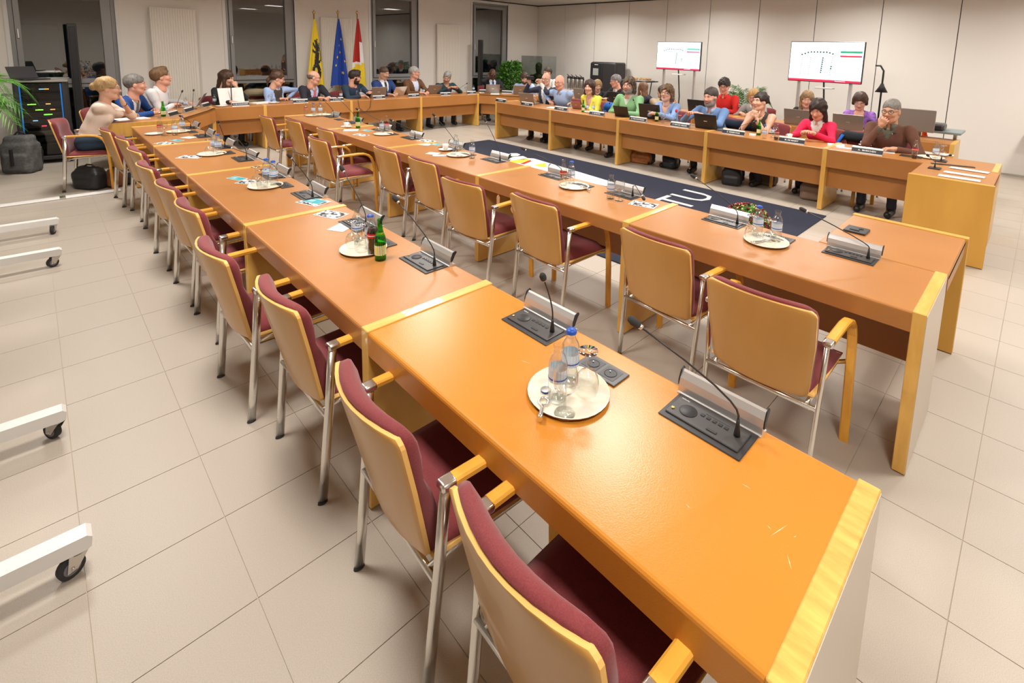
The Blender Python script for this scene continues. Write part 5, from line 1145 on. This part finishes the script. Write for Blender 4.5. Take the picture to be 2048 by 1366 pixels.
# coffee machine, thermos flasks, buffet
p = at(1187, 160, 0, 10.45)
t = thing('coffee_machine', 'tall black coffee machine by the panel wall', 'coffee machine', (10.45, 8.22, 0)); y_ = .36
MB().box(0, .45, -.42, .42, .62, 1.53, M['dark'], b=.05, seg=3, smooth=True).build('housing', None, t); MB().box(-.02, .02, .0, .40, .70, 1.50, M['black'], b=.015, seg=2, smooth=True).build('door', None, t); MB().box(-.032, -.02, .12, .30, 1.18, 1.36, mat('panel_light', (.30, .30, .28), .3, emit=.15), b=.004).build('selection_panel', None, t)
MB().box(-.03, .44, -.42, .42, 0, .60, M['dark'], b=.01).build('base_cabinet', None, t); MB().box(-.0225, -.019, .14, .26, 1.452, 1.466, M['white']).build('badge', None, t)
bt = thing('side_table', 'low table under the row of thermos flasks', 'table', (10.55, 9.25, 0)); MB().box(-.25, .30, -.42, .42, .70, .73, M['white'], b=.005).build('tabletop', None, bt)
for sx in (-.22, .27):
    for sy in (-.39, .39): MB().tube([(sx, sy, 0), (sx, sy, .70)], .015, M['steel'], 8).build('leg', None, bt)
for i, px in enumerate((1126+12, 1146, 1154.5, 1163)):
    y = at(px, 175, 0, 10.45).y; t = thing('thermos_flask', 'steel pump flask with black lid, %s of four by the wall' % ('leftmost', 'second', 'third', 'rightmost')[i], 'thermos', (10.45, y, .73), 0, 'thermos flasks on the side table')
    MB().lathe([(0, 0), (.062, 0), (.065, .01), (.065, .29), (.060, .31)], m=M['steel'], n=18).build('flask', None, t); MB().lathe([(.060, .31), (.062, .35), (.050, .375), (0, .38)], m=M['black'], n=18).build('lid', None, t)
    MB().tube([(0, 0, .37), (-.03, .02, .40), (-.05, .04, .43)], .010, M['black'], 6).tube([(0, -.05, .34), (-.02, -.09, .33), (-.025, -.10, .29)], .009, M['black'], 6).build('pump_lever', None, t)
t = thing('buffet_table', 'small dark folding table carrying a bread platter by the wall', 'table', (10.45, 7.16, 0)); MB().box(-.22, .26, -.46, .46, 1.10, 1.125, M['dark'], b=.004).build('tabletop', None, t)
for s_ in (-1, 1): MB().tube([(-.15, s_*.40, 0), (.15, s_*.34, 1.1)], .012, M['dark'], 6).build('leg', None, t); MB().tube([(.2, s_*.40, 0), (-.1, s_*.34, 1.1)], .012, M['dark'], 6).build('leg', None, t)
r_ = random.Random(5); t = thing('bread_platter', 'platter of bread and pastries on the dark folding table', 'food', (10.45, 7.1, 1.126)); MB().box(-.16, .18, -.34, .34, 0, .015, M['steel'], b=.005).build('platter', None, t)
for k in range(16): MB().ball((r_.uniform(-.12, .14), r_.uniform(-.3, .3), .045), .035, .05, .025, mat('bread', (.62, .40, .17), .7, noise=(.45, .25, .08), noise_scale=30), 10, 6, Euler((0, 0, r_.uniform(0, 3))).to_matrix()).build('roll', None, t)
# bust in a glass case
t = thing('display_case', 'tall plinth with clear case around a bronze bust', 'display case', (10.15, 10.28, 0)); MB().box(-.28, .28, -.42, .42, 0, .86, M['white'], b=.006).build('plinth', None, t)
g = MB()
for a in ((-.28, -.274, -.42, .42, .86, 1.62), (.274, .28, -.42, .42, .86, 1.62), (-.274, .274, -.42, -.414, .86, 1.62), (-.274, .274, .414, .42, .86, 1.62), (-.28, .28, -.42, .42, 1.62, 1.626)): MB().box(*a).build('pane', M['pane'], t)
bz = mat('bronze', (.045, .03, .022), .35, .7); f = Field(); f.ell((-.0, 0, -.30), (.11, .27, .12), 'b', k=.04).cone((-.02, 0, -.08), (-.03, 0, -.24), .065, .075, 'b', .04).ell((.03, 0, -.26), (.10, .18, .12), 'b', k=.04).ell((-.02, .2, -.26), (.08, .08, .07), 'b', k=.03).ell((-.02, -.2, -.26), (.08, .08, .07), 'b', k=.03)
V, Fq = f.mesh(.014); HV, HF, _r = HEADS[False]; hv, hf = hair_mesh('short', 9); V2 = np.concatenate([V, HV*1.1, hv*1.1]); F2 = np.concatenate([Fq, HF+len(V), hf+len(V)+len(HV)])
b_ = thing('bust', 'dark bronze bust of a man inside the clear case', 'bust', (10.15, 10.28, 1.29), math.radians(205)); link('figure', np_mesh('bust', V2, F2, [bz]), b_); MB().box(-.09, .09, -.12, .12, -.43, -.38, bz, b=.01).build('foot', None, b_)
# potted plants
def leafy(label, loc, h, r, n, seed, pot=(.16, .32), mleaf=None, kind='bush'):
    t = thing('potted_plant', label, 'plant', loc); q = random.Random(seed)
    MB().lathe([(0, 0), (pot[0]*.8, 0), (pot[0], pot[1]), (pot[0]*.9, pot[1]), (pot[0]*.85, pot[1]-.03), (0, pot[1]-.03)], m=mat('pot_grey', (.42, .40, .38), .6), n=20).build('pot', None, t)
    lf = MB(); st = MB()
    for k in range(n):
        if kind == 'bush':
            a = q.uniform(0, 2*PI); z = pot[1]+(h-pot[1])*q.uniform(.05, 1)**.9; rr = r*math.sqrt(q.random())*(1-.45*max(0, (z-h*.6)/(h*.4))); c = Vector((rr*math.cos(a), rr*math.sin(a), z)); d = Vector((math.cos(a+q.uniform(-1, 1)), math.sin(a+q.uniform(-1, 1)), q.uniform(-.5, .8))).normalized(); L = q.uniform(.06, .11)
            s_ = d.cross(Vector((q.uniform(-1, 1), q.uniform(-1, 1), 1))).normalized()*L*.26; lf.poly([c, c+d*L*.5-s_, c+d*L, c+d*L*.5+s_])
            if k % 40 == 0: st.tube([(0, 0, pot[1]-.05), tuple(c*.6+Vector((0, 0, c.z*.2))), tuple(c)], .005, n=4)
        else:                                                        # arching fronds made of leaflets
            a = 2*PI*k/n+q.uniform(-.2, .2); hh = h*q.uniform(.6, 1); R_ = r*q.uniform(.7, 1.1); P_ = []
            for i in range(9): u = i/8; P_.append(Vector((R_*u*math.cos(a), R_*u*math.sin(a), pot[1]+(hh-pot[1])*(1-(1-u)**2)*1.15-.42*hh*u**2.6)))
            st.tube(P_, [.006*(1-.7*i/8) for i in range(9)], n=4)
            for i in range(2, 9):
                d = (P_[i]-P_[i-1]).normalized(); sd = d.cross(Vector((0, 0, 1))).normalized()
                for j in range(3):
                    c = P_[i-1].lerp(P_[i], j/3)
                    for s_ in (-1, 1):
                        L = r*.42*(1-.5*abs(i-5)/4); e = c+(sd*s_*.75+d*.75+Vector((0, 0, -.35))).normalized()*L; w_ = d*.010; m_ = c.lerp(e, .45)+Vector((0, 0, .015)); lf.poly([c, m_-w_, e, m_+w_])
    o = lf.build('foliage', mleaf or M['leaf2'], t); o['kind'] = 'stuff'; o = st.build('stems', M['leaf'], t); o['kind'] = 'stuff'
leafy('bushy green plant in a pot in the far corner', (9.35, 10.55, 0), 1.45, .42, 2600, 1, (.20, .38))
leafy('arching palm in a grey pot at the left edge', (-.72, 9.25, 0), 1.55, .75, 26, 2, (.30, .52), None, 'palm')
leafy('small palm behind the man in red shirt', (10.3, 4.35, 0), 1.35, .50, 14, 3, (.16, .30), M['leaf'], 'palm')
# chrysanthemum in the middle of the floor
p = at(1490, 470, 2, .0); c0 = at(1492, 436, 2, .29); c0.z = .011; t = thing('chrysanthemum', 'round pot of dark red chrysanthemums standing on the navy carpet', 'flowers', c0); MB().lathe([(0, 0), (.10, 0), (.135, .17), (.12, .17), (0, .15)], m=mat('pot_brown', (.12, .06, .04), .6), n=18).build('pot', None, t); q = random.Random(4); lf = MB(); fl = MB(); bd = MB()
for k in range(1500):
    a, e = q.uniform(0, 2*PI), q.uniform(-.25, 1); ce = math.sqrt(max(0, 1-e*e)) if e > 0 else 1; rr = .225*q.uniform(.75, 1); c = Vector((rr*ce*math.cos(a), rr*ce*math.sin(a), .20+rr*.85*e)); d = Vector((q.uniform(-1, 1), q.uniform(-1, 1), q.uniform(-.4, 1))).normalized(); s_ = d.cross(c).normalized()*.012; lf.poly([c, c+d*.02-s_, c+d*.045, c+d*.02+s_])
for k in range(330):
    a, e = q.uniform(0, 2*PI), q.uniform(.0, 1)**.8; ce = math.sqrt(1-e*e*.98); c = Vector((.235*ce*math.cos(a), .235*ce*math.sin(a), .21+.20*e)); fl.ball(c, .015, .015, .009, seg=6, rings=4) if q.random() < .62 else bd.ball(c, .0075, seg=5, rings=4)
o = lf.build('foliage', M['leaf2'], t); o['kind'] = 'stuff'; o = fl.build('blooms', mat('crimson', (.10, .004, .007), .7, noise=(.24, .012, .014), noise_scale=50), t); o['kind'] = 'stuff'; o = bd.build('buds', mat('bud', (.65, .60, .25), .6), t); o['kind'] = 'stuff'
# navy carpet with white print
cp = thing('carpet', 'long navy carpet with white printed letters between the rows', 'carpet', (0, 0, 0)); MB().box(3.43, 6.30, 1.62, 7.72, 0, .010, b=.003).build('pile', M['rug'], cp)
pr = MB().prism([(5.62, 6.15, .0102), (5.78, 5.9, .0102), (5.58, 4.15, .0102)]+[(5.45+.13*math.cos(a)*1.0, 4.12+.16*math.sin(a), .0102) for a in np.linspace(0, -PI, 9)]+[(5.05, 5.9, .0102)], (0, 0, .0012)); pr.build('white_shape', M['rug_white'], cp)
for nm_, m_, pxs in (('white_shape', M['rug_white'], [(1017, 309), (1022, 306.5), (1034, 306.5), (1041, 309), (1036, 312), (1023, 312.5)]), ('white_shape', M['rug_white'], [(1016, 319), (1026, 313.5), (1046, 312), (1054, 315.5), (1050, 319), (1030, 320)]), ('yellow_shape', M['yellow'], [(1016, 322), (1054, 317), (1060, 321), (1040, 326), (1020, 326)]),
                     ('red_shape', M['red'], [(1040, 327.3), (1061, 320), (1063, 322.5), (1048, 328.5)]), ('yellow_shape', M['yellow'], [(1068, 330), (1090, 326), (1094, 334), (1078, 333)])):
    q3 = [at(a, b, 2, .0116) for a, b in pxs]; MB().prism(q3[::-1], (0, 0, .0008)).build(nm_, m_, cp)
text_obj('lettering', 'ETU', .66, M['rug_white'], cp, Matrix.Translation((6.08, 3.02, .0110)), ext=.0006, align='RIGHT')
# flags
def flag(label, px, mats, seed):
    p = at(px, 28, 1, 10.78); zt = p.z; t = thing('flag', label, 'flag', (p.x, 10.78, 0)); q = random.Random(seed)
    MB().tube([(0, 0, .03), (0, 0, zt)], .012, M['brass'], 8).build('pole', None, t); MB().lathe([(0, 0), (.18, 0), (.17, .03), (.02, .05), (0, .05)], m=M['brass'], n=20).build('base', None, t)
    MB().ball((0, 0, zt+.03), .030, .030, .03, M['brass'], 10, 8).tube([(0, 0, zt), (0, 0, zt+.08)], .008, M['brass'], 6).build('finial', None, t)
    # cloth gathered at the top and fanning out in folds
    mb = MB(); nu, nv = 26, 22; ztop, zbot = zt-.10, .95; g = []
    ph = [q.uniform(0, 6) for _ in range(3)]
    for i in range(nu+1):
        u = i/nu; z = ztop+(zbot-ztop)*u; w_ = .03+.36*u**.85; row = []
        for j in range(nv+1):
            v = j/nv; x = -.10*u+(v-.35)*w_; y = -.02-.075*u-.045*u*math.sin(v*9+ph[0])-.02*u*math.sin(v*17+u*2+ph[1]); row.append(mb.bm.verts.new((x, y, z-.10*u*abs(v-.35))))
        g.append(row)
    for i in range(nu):
        for j in range(nv):
            m = mats(i/nu, j/nv); f = mb.bm.faces.new((g[i][j], g[i+1][j], g[i+1][j+1], g[i][j+1])); f.material_index = mb.mi(m); f.smooth = True
    mb.build('cloth', None, t); return t, lambda u, v, d=.0: (-.10*u+(v-.35)*(.03+.36*u**.85), -.02-.075*u-.045*u*math.sin(v*9+ph[0])-.02*u*math.sin(v*17+u*2+ph[1])-d, ztop+(zbot-ztop)*u-.10*u*abs(v-.35))
fy, fb_, fr_, fw = mat('flag_yellow', (.78, .56, .02), .7), mat('flag_blue', (.01, .05, .32), .7), mat('flag_red', (.42, .02, .015), .7), mat('flag_white', (.75, .74, .72), .7)
t, S_ = flag('yellow flag with black rampant lion, leftmost of three flags', 627.5, lambda u, v: fy, 1)
def on_flag(nm, S_, polys, m, t):
    mb = MB()
    for pl in polys:
        c = (sum(a for a, b in pl)/len(pl), sum(b for a, b in pl)/len(pl)); ctr = mb.bm.verts.new(S_(*c, .006)); vs = []
        for (a, b), (a2, b2) in zip(pl, pl[1:]+pl[:1]):
            for k in range(2): vs.append(mb.bm.verts.new(S_(a+(a2-a)*k/2, b+(b2-b)*k/2, .006)))
        for a, b in zip(vs, vs[1:]+vs[:1]): mb.bm.faces.new((ctr, a, b))
    return mb.build(nm, m, t)
def blob(u, v, ru, rv, rot=0, n=10): return [(u+ru*math.cos(a+rot), v+rv*math.sin(a+rot)) for a in np.linspace(0, 2*PI, n, endpoint=False)]
def limb(pts, w_):
    w_ = w_*1.5
    out = []; 
    for (a, b), (c, d) in zip(pts, pts[1:]):
        L = math.hypot(c-a, (d-b)*.35) or 1; nx, ny = -(d-b)*.35/L*w_, (c-a)/L*w_/.35; out.append([(a-nx, b-ny), (c-nx, d-ny), (c+nx, d+ny), (a+nx, b+ny)])
    return out
lion = [blob(.34, .60, .030, .13), blob(.325, .48, .018, .08)] + limb([(.36, .62), (.48, .66), (.60, .58), (.72, .56)], .030) + limb([(.44, .60), (.40, .40), (.36, .30)], .013) + limb([(.50, .60), (.49, .38), (.46, .26)], .013) \
    + limb([(.66, .60), (.72, .42), (.80, .38), (.82, .28)], .018) + limb([(.66, .62), (.76, .72), (.86, .66), (.88, .52)], .018) + limb([(.64, .66), (.60, .86), (.48, .90), (.40, .80), (.34, .88)], .011) + [blob(.30, .70, .014, .06), blob(.80, .28, .012, .06), blob(.88, .50, .012, .07), blob(.36, .28, .012, .06)]
on_flag('lion', S_, lion, M['black'], t)
t, S_ = flag('blue flag with yellow stars, middle one of three flags', 675.5, lambda u, v: fb_, 2)
stars = []
for (u, v) in ((.30, .74), (.40, .50), (.50, .60), (.62, .88), (.70, .22), (.58, .3), (.80, .72)): stars.append([(u+(.026 if k % 2 == 0 else .011)*math.cos(k*PI/5+.3), v+(.075 if k % 2 == 0 else .03)*math.sin(k*PI/5+.3)) for k in range(10)])
on_flag('star', S_, stars, fy, t)
flag('red, white and yellow flag, rightmost of three flags', 714, lambda u, v: fr_ if (v < .55 and u < .62) or u < .32 else (fy if u > .62+.1*(1-v) else fw), 3)
# black column lamps by the first and last window
for i, (x, y, zt) in enumerate(((.50, 10.78, 2.0), (8.56, 10.9, 2.02))):
    t = thing('column_lamp', ('tall slim black column by the leftmost window', 'tall slim black column by the rightmost window')[i], 'column', (x, y, 0)); MB().box(-.055, .055, -.05, .05, .02, zt, M['dark'], b=.008).build('shaft', None, t); MB().box(-.035, .035, -.062, -.05, .3, zt-.05, M['black'], b=.004).build('front_strip', None, t); MB().box(-.15, .15, -.15, .15, 0, .02, M['dark'], b=.005).build('base', None, t)
# server rack
t = thing('server_rack', 'black equipment rack with lit devices and a smoked door', 'rack', (.08, 9.95, 0), math.radians(-4)); bk = M['black']
for nm, a in (('side_panel', (-.27, -.24, 0, .62, .06, 1.16)), ('side_panel', (.24, .27, 0, .62, .06, 1.16)), ('rear_panel', (-.24, .24, .60, .62, .06, 1.16)), ('base', (-.27, .27, 0, .62, .06, .11))): MB().box(*a, M['dark'], b=.004).build(nm, None, t)
MB().box(-.29, .29, -.03, .64, 1.16, 1.19, M['steel'], b=.005).build('top', None, t); MB().box(-.22, .22, .10, .12, .12, 1.15, bk).build('backplane', None, t)
for s_ in (-1, 1): MB().box(s_*.205-.008, s_*.205+.008, -.012, .0, .13, 1.14, mat('blue_strip', (.02, .22, .75), .4), b=.002).build('blue_trim', None, t); MB().box(s_*.235-.02, s_*.235+.02, -.01, .03, .10, 1.16, M['dark'], b=.004).build('door_stile', None, t)
for i in range(4):
    sx, sy = (-1, 1)[i % 2]*.24, (.06, .56)[i//2]; MB().tube([(sx-.012, sy, .03), (sx+.012, sy, .03)], .03, M['rubber'], 10).build('castor', None, t)
led = {'g': mat('led_green', (.25, 1, .08), .4, emit=5), 'r': mat('led_red', (1, .04, .08), .4, emit=6), 'o': mat('led_orange', (1, .45, .1), .4, emit=4), 'b': mat('led_blue', (.3, .65, 1), .4, emit=3)}; q = random.Random(12)
for k, (z, hh, c, cols) in enumerate(((1.06, .05, M['dark'], 'bo'), (.96, .07, M['grey_plate'], ''), (.85, .05, M['dark'], 'ogg'), (.77, .05, bk, 'ggo'), (.70, .05, M['dark'], 'ggg'), (.62, .045, bk, 'rb'), (.54, .05, M['dark'], 'r'), (.44, .06, M['steel'], ''), (.34, .05, bk, ''), (.24, .07, M['dark'], 'g'))):
    d = MB().box(-.19, .19, .03, .11, z-hh/2, z+hh/2, c, b=.003).build('device', None, t)
    for c_ in cols: x = q.uniform(-.15, .13); MB().box(x, x+.05, .026, .031, z-.006, z+.006, led[c_]).build('indicator', None, d)
o = MB().box(-.195, .195, -.004, .0, .13, 1.14).build('door_glass', thin_glass('smoked_glass', (.6, .58, .57), 1.4, 1.0), t)
t = thing('laptop', 'dark thin laptop open on top of the equipment rack', 'laptop', (-.05, 10.12, 1.195), math.radians(-60)); MB().box(-.02, .22, -.16, .16, 0, .014, M['dark'], b=.004).build('base', None, t); o = link('lid', MB().box(-.004, .004, -.16, .16, 0, .18, M['dark'], b=.003).mesh('lid'), t); o.matrix_local = Matrix.Translation((-.02, 0, .012)) @ Matrix.Rotation(math.radians(-28), 4, 'Y')
# backpack and bags
def bag(label, loc, sx, sy, h, m, rz=0, tilt=0, pocket=True, strap=True, name='bag'):
    t = thing(name, label, 'bag', loc, rz); f = Field(); f.bx((0, 0, h*.40), (sx*.50, sy*.50, h*.40), 'a', k=.03, rr=.04).bx((tilt, 0, h*.72), (sx*.40, sy*.42, h*.28), 'a', k=.03, rr=.05)
    if pocket: f.bx((-sx*.42, 0, h*.30), (sx*.20, sy*.38, h*.22), 'a', k=.02, rr=.025)
    else: f.ell((0, sy*.3, h*.6), (sx*.4, sy*.3, h*.3), 'a', k=.03)
    V, Fq = f.mesh(.014, lambda P: .005*np.sin(P[..., 0]*34+3*P[..., 1])*np.sin(P[..., 2]*29+P[..., 1]*20)); V[:, 2] = np.maximum(V[:, 2], 0); link('body', np_mesh('bag', V, Fq, [m]), t)
    if strap: MB().tube([(sx*.2, -sy*.2, h*.9), (sx*.1, -sy*.1, h*1.06), (0, sy*.05, h*1.08), (-.02, sy*.2, h*.92)], .011, M['black'], 6).build('handle', None, t); MB().tube([(sx*.40, -sy*.3, h*.9), (sx*.62, -sy*.42, h*.5), (sx*.55, -sy*.4, h*.12)], .014, M['black'], 6).build('strap', None, t)
    return t
gb = mat('grey_canvas', (.14, .14, .14), .8, noise=(.09, .09, .09), noise_scale=40, bump=.5)
t = bag('grey backpack leaning before the equipment rack', (-.17, 9.52, 0), .24, .34, .50, gb, math.radians(60)); MB().box(-.20, -.17, -.02, .01, .12, .34, M['black'], b=.004).build('zip', None, t)
bag('black laptop bag with yellow stripe under the far left chairs', (.40, 8.02, 0), .16, .36, .27, M['black'], math.radians(35)); bag('brown leather bag with pink purse beside the black laptop bag', (.62, 7.95, 0), .14, .2, .22, mat('brown_leather', (.20, .07, .025), .5), math.radians(20))
tan = mat('tan_leather', (.50, .19, .05), .5, noise=(.35, .12, .03), noise_scale=15)
bag('crumpled tan leather bag on the floor under the right row', (7.00, 4.60, 0), .22, .34, .20, tan, .3, strap=False); bag('shiny dark bag beside the tan one under the right row', (7.05, 4.1, 0), .18, .24, .22, mat('dark_shiny', (.03, .04, .05), .2)); bag('black handbag with chain under the second nearest right table', (6.80, 2.98, 0), .16, .26, .26, M['black'], .2)
bag('brown satchel lying behind the black handbag', (7.25, 2.72, 0), .2, .36, .18, mat('grey_brown', (.13, .09, .07), .7), .1, strap=False); bag('taupe bag by the post, nearest right table', (6.92, 1.98, 0), .18, .26, .24, mat('taupe', (.26, .17, .12), .7), .2)
# jackets and blue things over the chair backs
for i, (x, y, z, m, lb) in enumerate(((7.55, 5.58, .70, mat('royal_blue', (.01, .12, .55), .7), 'bright blue jacket over a chair right of the woman in yellow'), (7.5, 3.25, .66, mat('navy_cloth', (.012, .02, .04), .9), 'dark blue jacket over a chair between bearded man and bun'), (7.75, 1.66, .66, mat('black_cloth', (.015, .02, .025), .9), 'black and blue jacket over a chair behind the woman in pink'), (2.95, 10.25, .78, mat('khaki', (.26, .21, .13), .9), 'khaki coat over an empty chair in the window row'))):
    t = thing('jacket', lb, 'jacket', (x, y, z)); f = Field(); w_ = .24; ax = (0, 1, 0) if i < 3 else (1, 0, 0); o_ = v3(*ax)
    f.cone(o_*-w_*.8+v3(0, 0, .1), o_*w_*.8+v3(0, 0, .1), .07, .07, 'a', .05).cone(o_*-w_*.8+v3(0, 0, -.1), o_*w_*.8+v3(0, 0, -.1), .075, .075, 'a', .05).cone(o_*-w_+v3(0, 0, .08), o_*-w_*1.1+v3(0, 0, -.22), .05, .04, 'a', .03).cone(o_*w_+v3(0, 0, .08), o_*w_*1.1+v3(0, 0, -.22), .05, .04, 'a', .03)
    V, Fq = f.mesh(.014, lambda P: .004*np.sin(P[..., 0]*30+P[..., 1]*25)*np.sin(P[..., 2]*14)); link('cloth', np_mesh('jacket', V, Fq, [m]), t)
    if i == 2: MB().tube([(-.08, .22, .12), (-.10, .30, -.05), (-.06, .18, -.2)], .02, mat('royal_blue', (.01, .12, .55), .7), 8).build('lining', None, t)
for (x, y, a, who) in ((7.52, 5.58, 180, 'the bright blue jacket'), (7.50, 3.25, 180, 'the dark blue jacket'), (7.72, 1.66, 180, 'the black and blue jacket'), (2.95, 10.28, -90, 'the khaki coat')): chair('armchair carrying ' + who, x+.02, y, math.radians(a), 'armchairs with jackets over them')
# near end of the rear row: monitor, orange chair, side trolley
t = thing('monitor', 'pale grey flat monitor behind the man in brown sweater', 'monitor', (8.45, 1.28, TT), PI); MB().box(0, .03, -.20, .28, .10, .40, M['lcd'], b=.006).build('panel', None, t); MB().box(-.09, .09, -.1, .1, 0, .012, M['dark'], b=.004).build('foot', None, t); MB().box(-.02, 0, -.03, .03, .01, .2, M['dark']).build('neck', None, t)
og = mat('orange_shell', (.72, .10, .01), .35)
t = thing('shell_chair', 'orange shell chair near the panel wall', 'chair', (9.6, 1.42, 0), math.radians(160)); sh = MB(); g = [[sh.bm.verts.new((.22-.35*u if u < .6 else .01-.05*(u-.6), (v-.5)*(.5 if u < .8 else .42), .45+(.0 if u < .55 else (u-.55)*.95)+.10*(v-.5)**2*2-(.12*abs(v-.5)*(u > .9)))) for v in np.linspace(0, 1, 9)] for u in np.linspace(0, 1, 11)]
for i in range(10):
    for j in range(8): f_ = sh.bm.faces.new((g[i][j], g[i][j+1], g[i+1][j+1], g[i+1][j])); f_.smooth = True
bmesh.ops.solidify(sh.bm, geom=sh.bm.faces[:], thickness=.012); sh.build('shell', og, t)
for a in (45, 135, 225, 315): MB().tube([(0, 0, .44), (.26*math.cos(math.radians(a)), .26*math.sin(math.radians(a)), 0)], .012, M['chrome'], 6).build('leg', None, t)
t = thing('trolley', 'grey projector trolley with slanted shelf right of the man in brown', 'trolley', (8.95, 1.02, 0)); MB().box(-.25, .25, -.28, .28, .82, .85, mat('grey_blue', (.22, .27, .28), .4), b=.006).build('shelf', None, t); MB().box(-.2, .2, -.2, .2, .1, .13, M['dark'], b=.005).build('base', None, t)
for s_ in (-1, 1): MB().box(-.03, .03, s_*.2-.02, s_*.2+.02, .12, .83, M['steel'], b=.004).build('post', None, t)
t = thing('projector', 'small dark grey projector on the trolley shelf', 'projector', (8.88, 1.06, .851)); MB().box(-.16, .14, -.13, .13, 0, .09, M['grey_plate'], b=.03, seg=3, smooth=True).build('body', None, t); MB().box(-.166, -.158, -.10, .10, .015, .07, M['black'], b=.004).build('front', None, t); MB().tube([(-.17, .04, .045), (-.155, .04, .045)], .022, M['pane'], 12).build('lens', None, t)
t = thing('side_table', 'small wooden table with a white sheet at the right edge', 'table', (10.72, -.08, 0)); MB().box(-.26, .26, -.42, .24, .70, .73, M['laminate'], b=.005).build('tabletop', None, t)
for sx in (-.2, .2): MB().tube([(sx, -.08, 0), (sx, -.08, .70)], .018, M['steel'], 8).build('leg', None, t)
MB().box(-.1, .15, -.3, .1, .7305, .733, M['paper']).build('sheet', None, t)
p = at(1733, 150, 0, 9.6); t = thing('arm_lamp', 'black curved camera arm beside the larger screen', 'lamp', (9.6, 1.88, 0)); MB().tube([(0, 0, .01), (0, 0, 1.45), (.0, .0, 1.62), (0, .05, 1.70), (0, .12, 1.70)], .014, M['black'], 8).build('arm', None, t); MB().lathe([(0, 0), (.14, 0), (.14, .02), (0, .02)], m=M['black'], n=16).build('base', None, t); MB().lathe([(.02, .14), (.035, .10), (.09, 0), (.0, .0)], (0, 0, 1.28), M['black'], 12).build('shade', None, t)
# office chair backs and wheeled bases reaching in from the left
def cart(label, y0, y1, ends):
    t = thing('rolling_table', label, 'rolling table', (-1.0, (y0+y1)/2, 0), 0, 'folded rolling tables at the left'); yc = (y0+y1)/2
    for i, (y, xe) in enumerate(ends):
        yy = y-yc; P_ = [(-.62, .105), (xe+1.0-.012, .088), (xe+1.0, .094), (xe+1.0+.004, .128), (xe+1.0-.01, .140), (-.1, .158), (-.62, .162)]
        lg = MB().prism([(a, yy-.032, b) for a, b in P_], (0, .064, 0), M['white']); lg = lg.build('leg', None, t)
        cx, a = xe+1.0-.035, math.radians((20, -55, 25, 70)[i+(0 if y < 4 else 2)]); d = Vector((math.cos(a), math.sin(a), 0)); nn = Vector((-d.y, d.x, 0)); c = Vector((cx, yy, .037))-d*.022
        w_ = MB().tube([c-nn*.011, c+nn*.011], .037, M['rubber'], 20).tube([c-nn*.0125, c+nn*.0125], .024, mat('castor_grey', (.16, .15, .17), .5), 14); w_.build('wheel', None, lg)
        fk = MB()
        for s_ in (-1, 1): k = nn*s_*.017; fk.prism([c+k-d*.016-Vector((0, 0, .010)), c+k+d*.012-Vector((0, 0, .010)), Vector((cx, yy, .082))+k+d*.030, Vector((cx, yy, .082))+k-d*.030], nn*.0025)
        fk.tube([(cx, yy, .078), (cx, yy, .092)], .026, None, 14); fk.tube([c-nn*.021, c+nn*.021], .005, None, 6); fk.build('fork', M['steel'], lg)
        MB().box(-.16, -.08, yy-.03, yy+.03, .15, .70, M['white'], b=.006).build('column', None, t)
    MB().box(-.16, -.10, -(y1-y0)/2-.35, (y1-y0)/2+.35, .62, 1.36, M['white'], b=.008).build('folded_top', None, t)
cart('white folded rolling table whose two castored legs reach in, nearer pair', 2.146, 2.99, ((2.146, .02), (2.99, -.01))); cart('white folded rolling table whose castored legs reach in, farther pair', 5.403, 6.344, ((5.403, .06), (6.344, .075)))
# red-brown patch chips on the aprons, socket on the wall, loose cable loop
t = thing('cable', 'thin black cable loop hanging from the window row table', 'cable', (0, 0, 0)); a, b = at(716, 203, 1, YD-.004), at(742, 200, 1, YD-.004); MB().tube([(a.x, YD-.006, .755), (a.x+.02, YD-.008, .60), ((a.x+b.x)/2, YD-.01, .50), (b.x-.02, YD-.008, .60), (b.x, YD-.006, .755)], .004, M['black'], 6).build('loop', None, t)
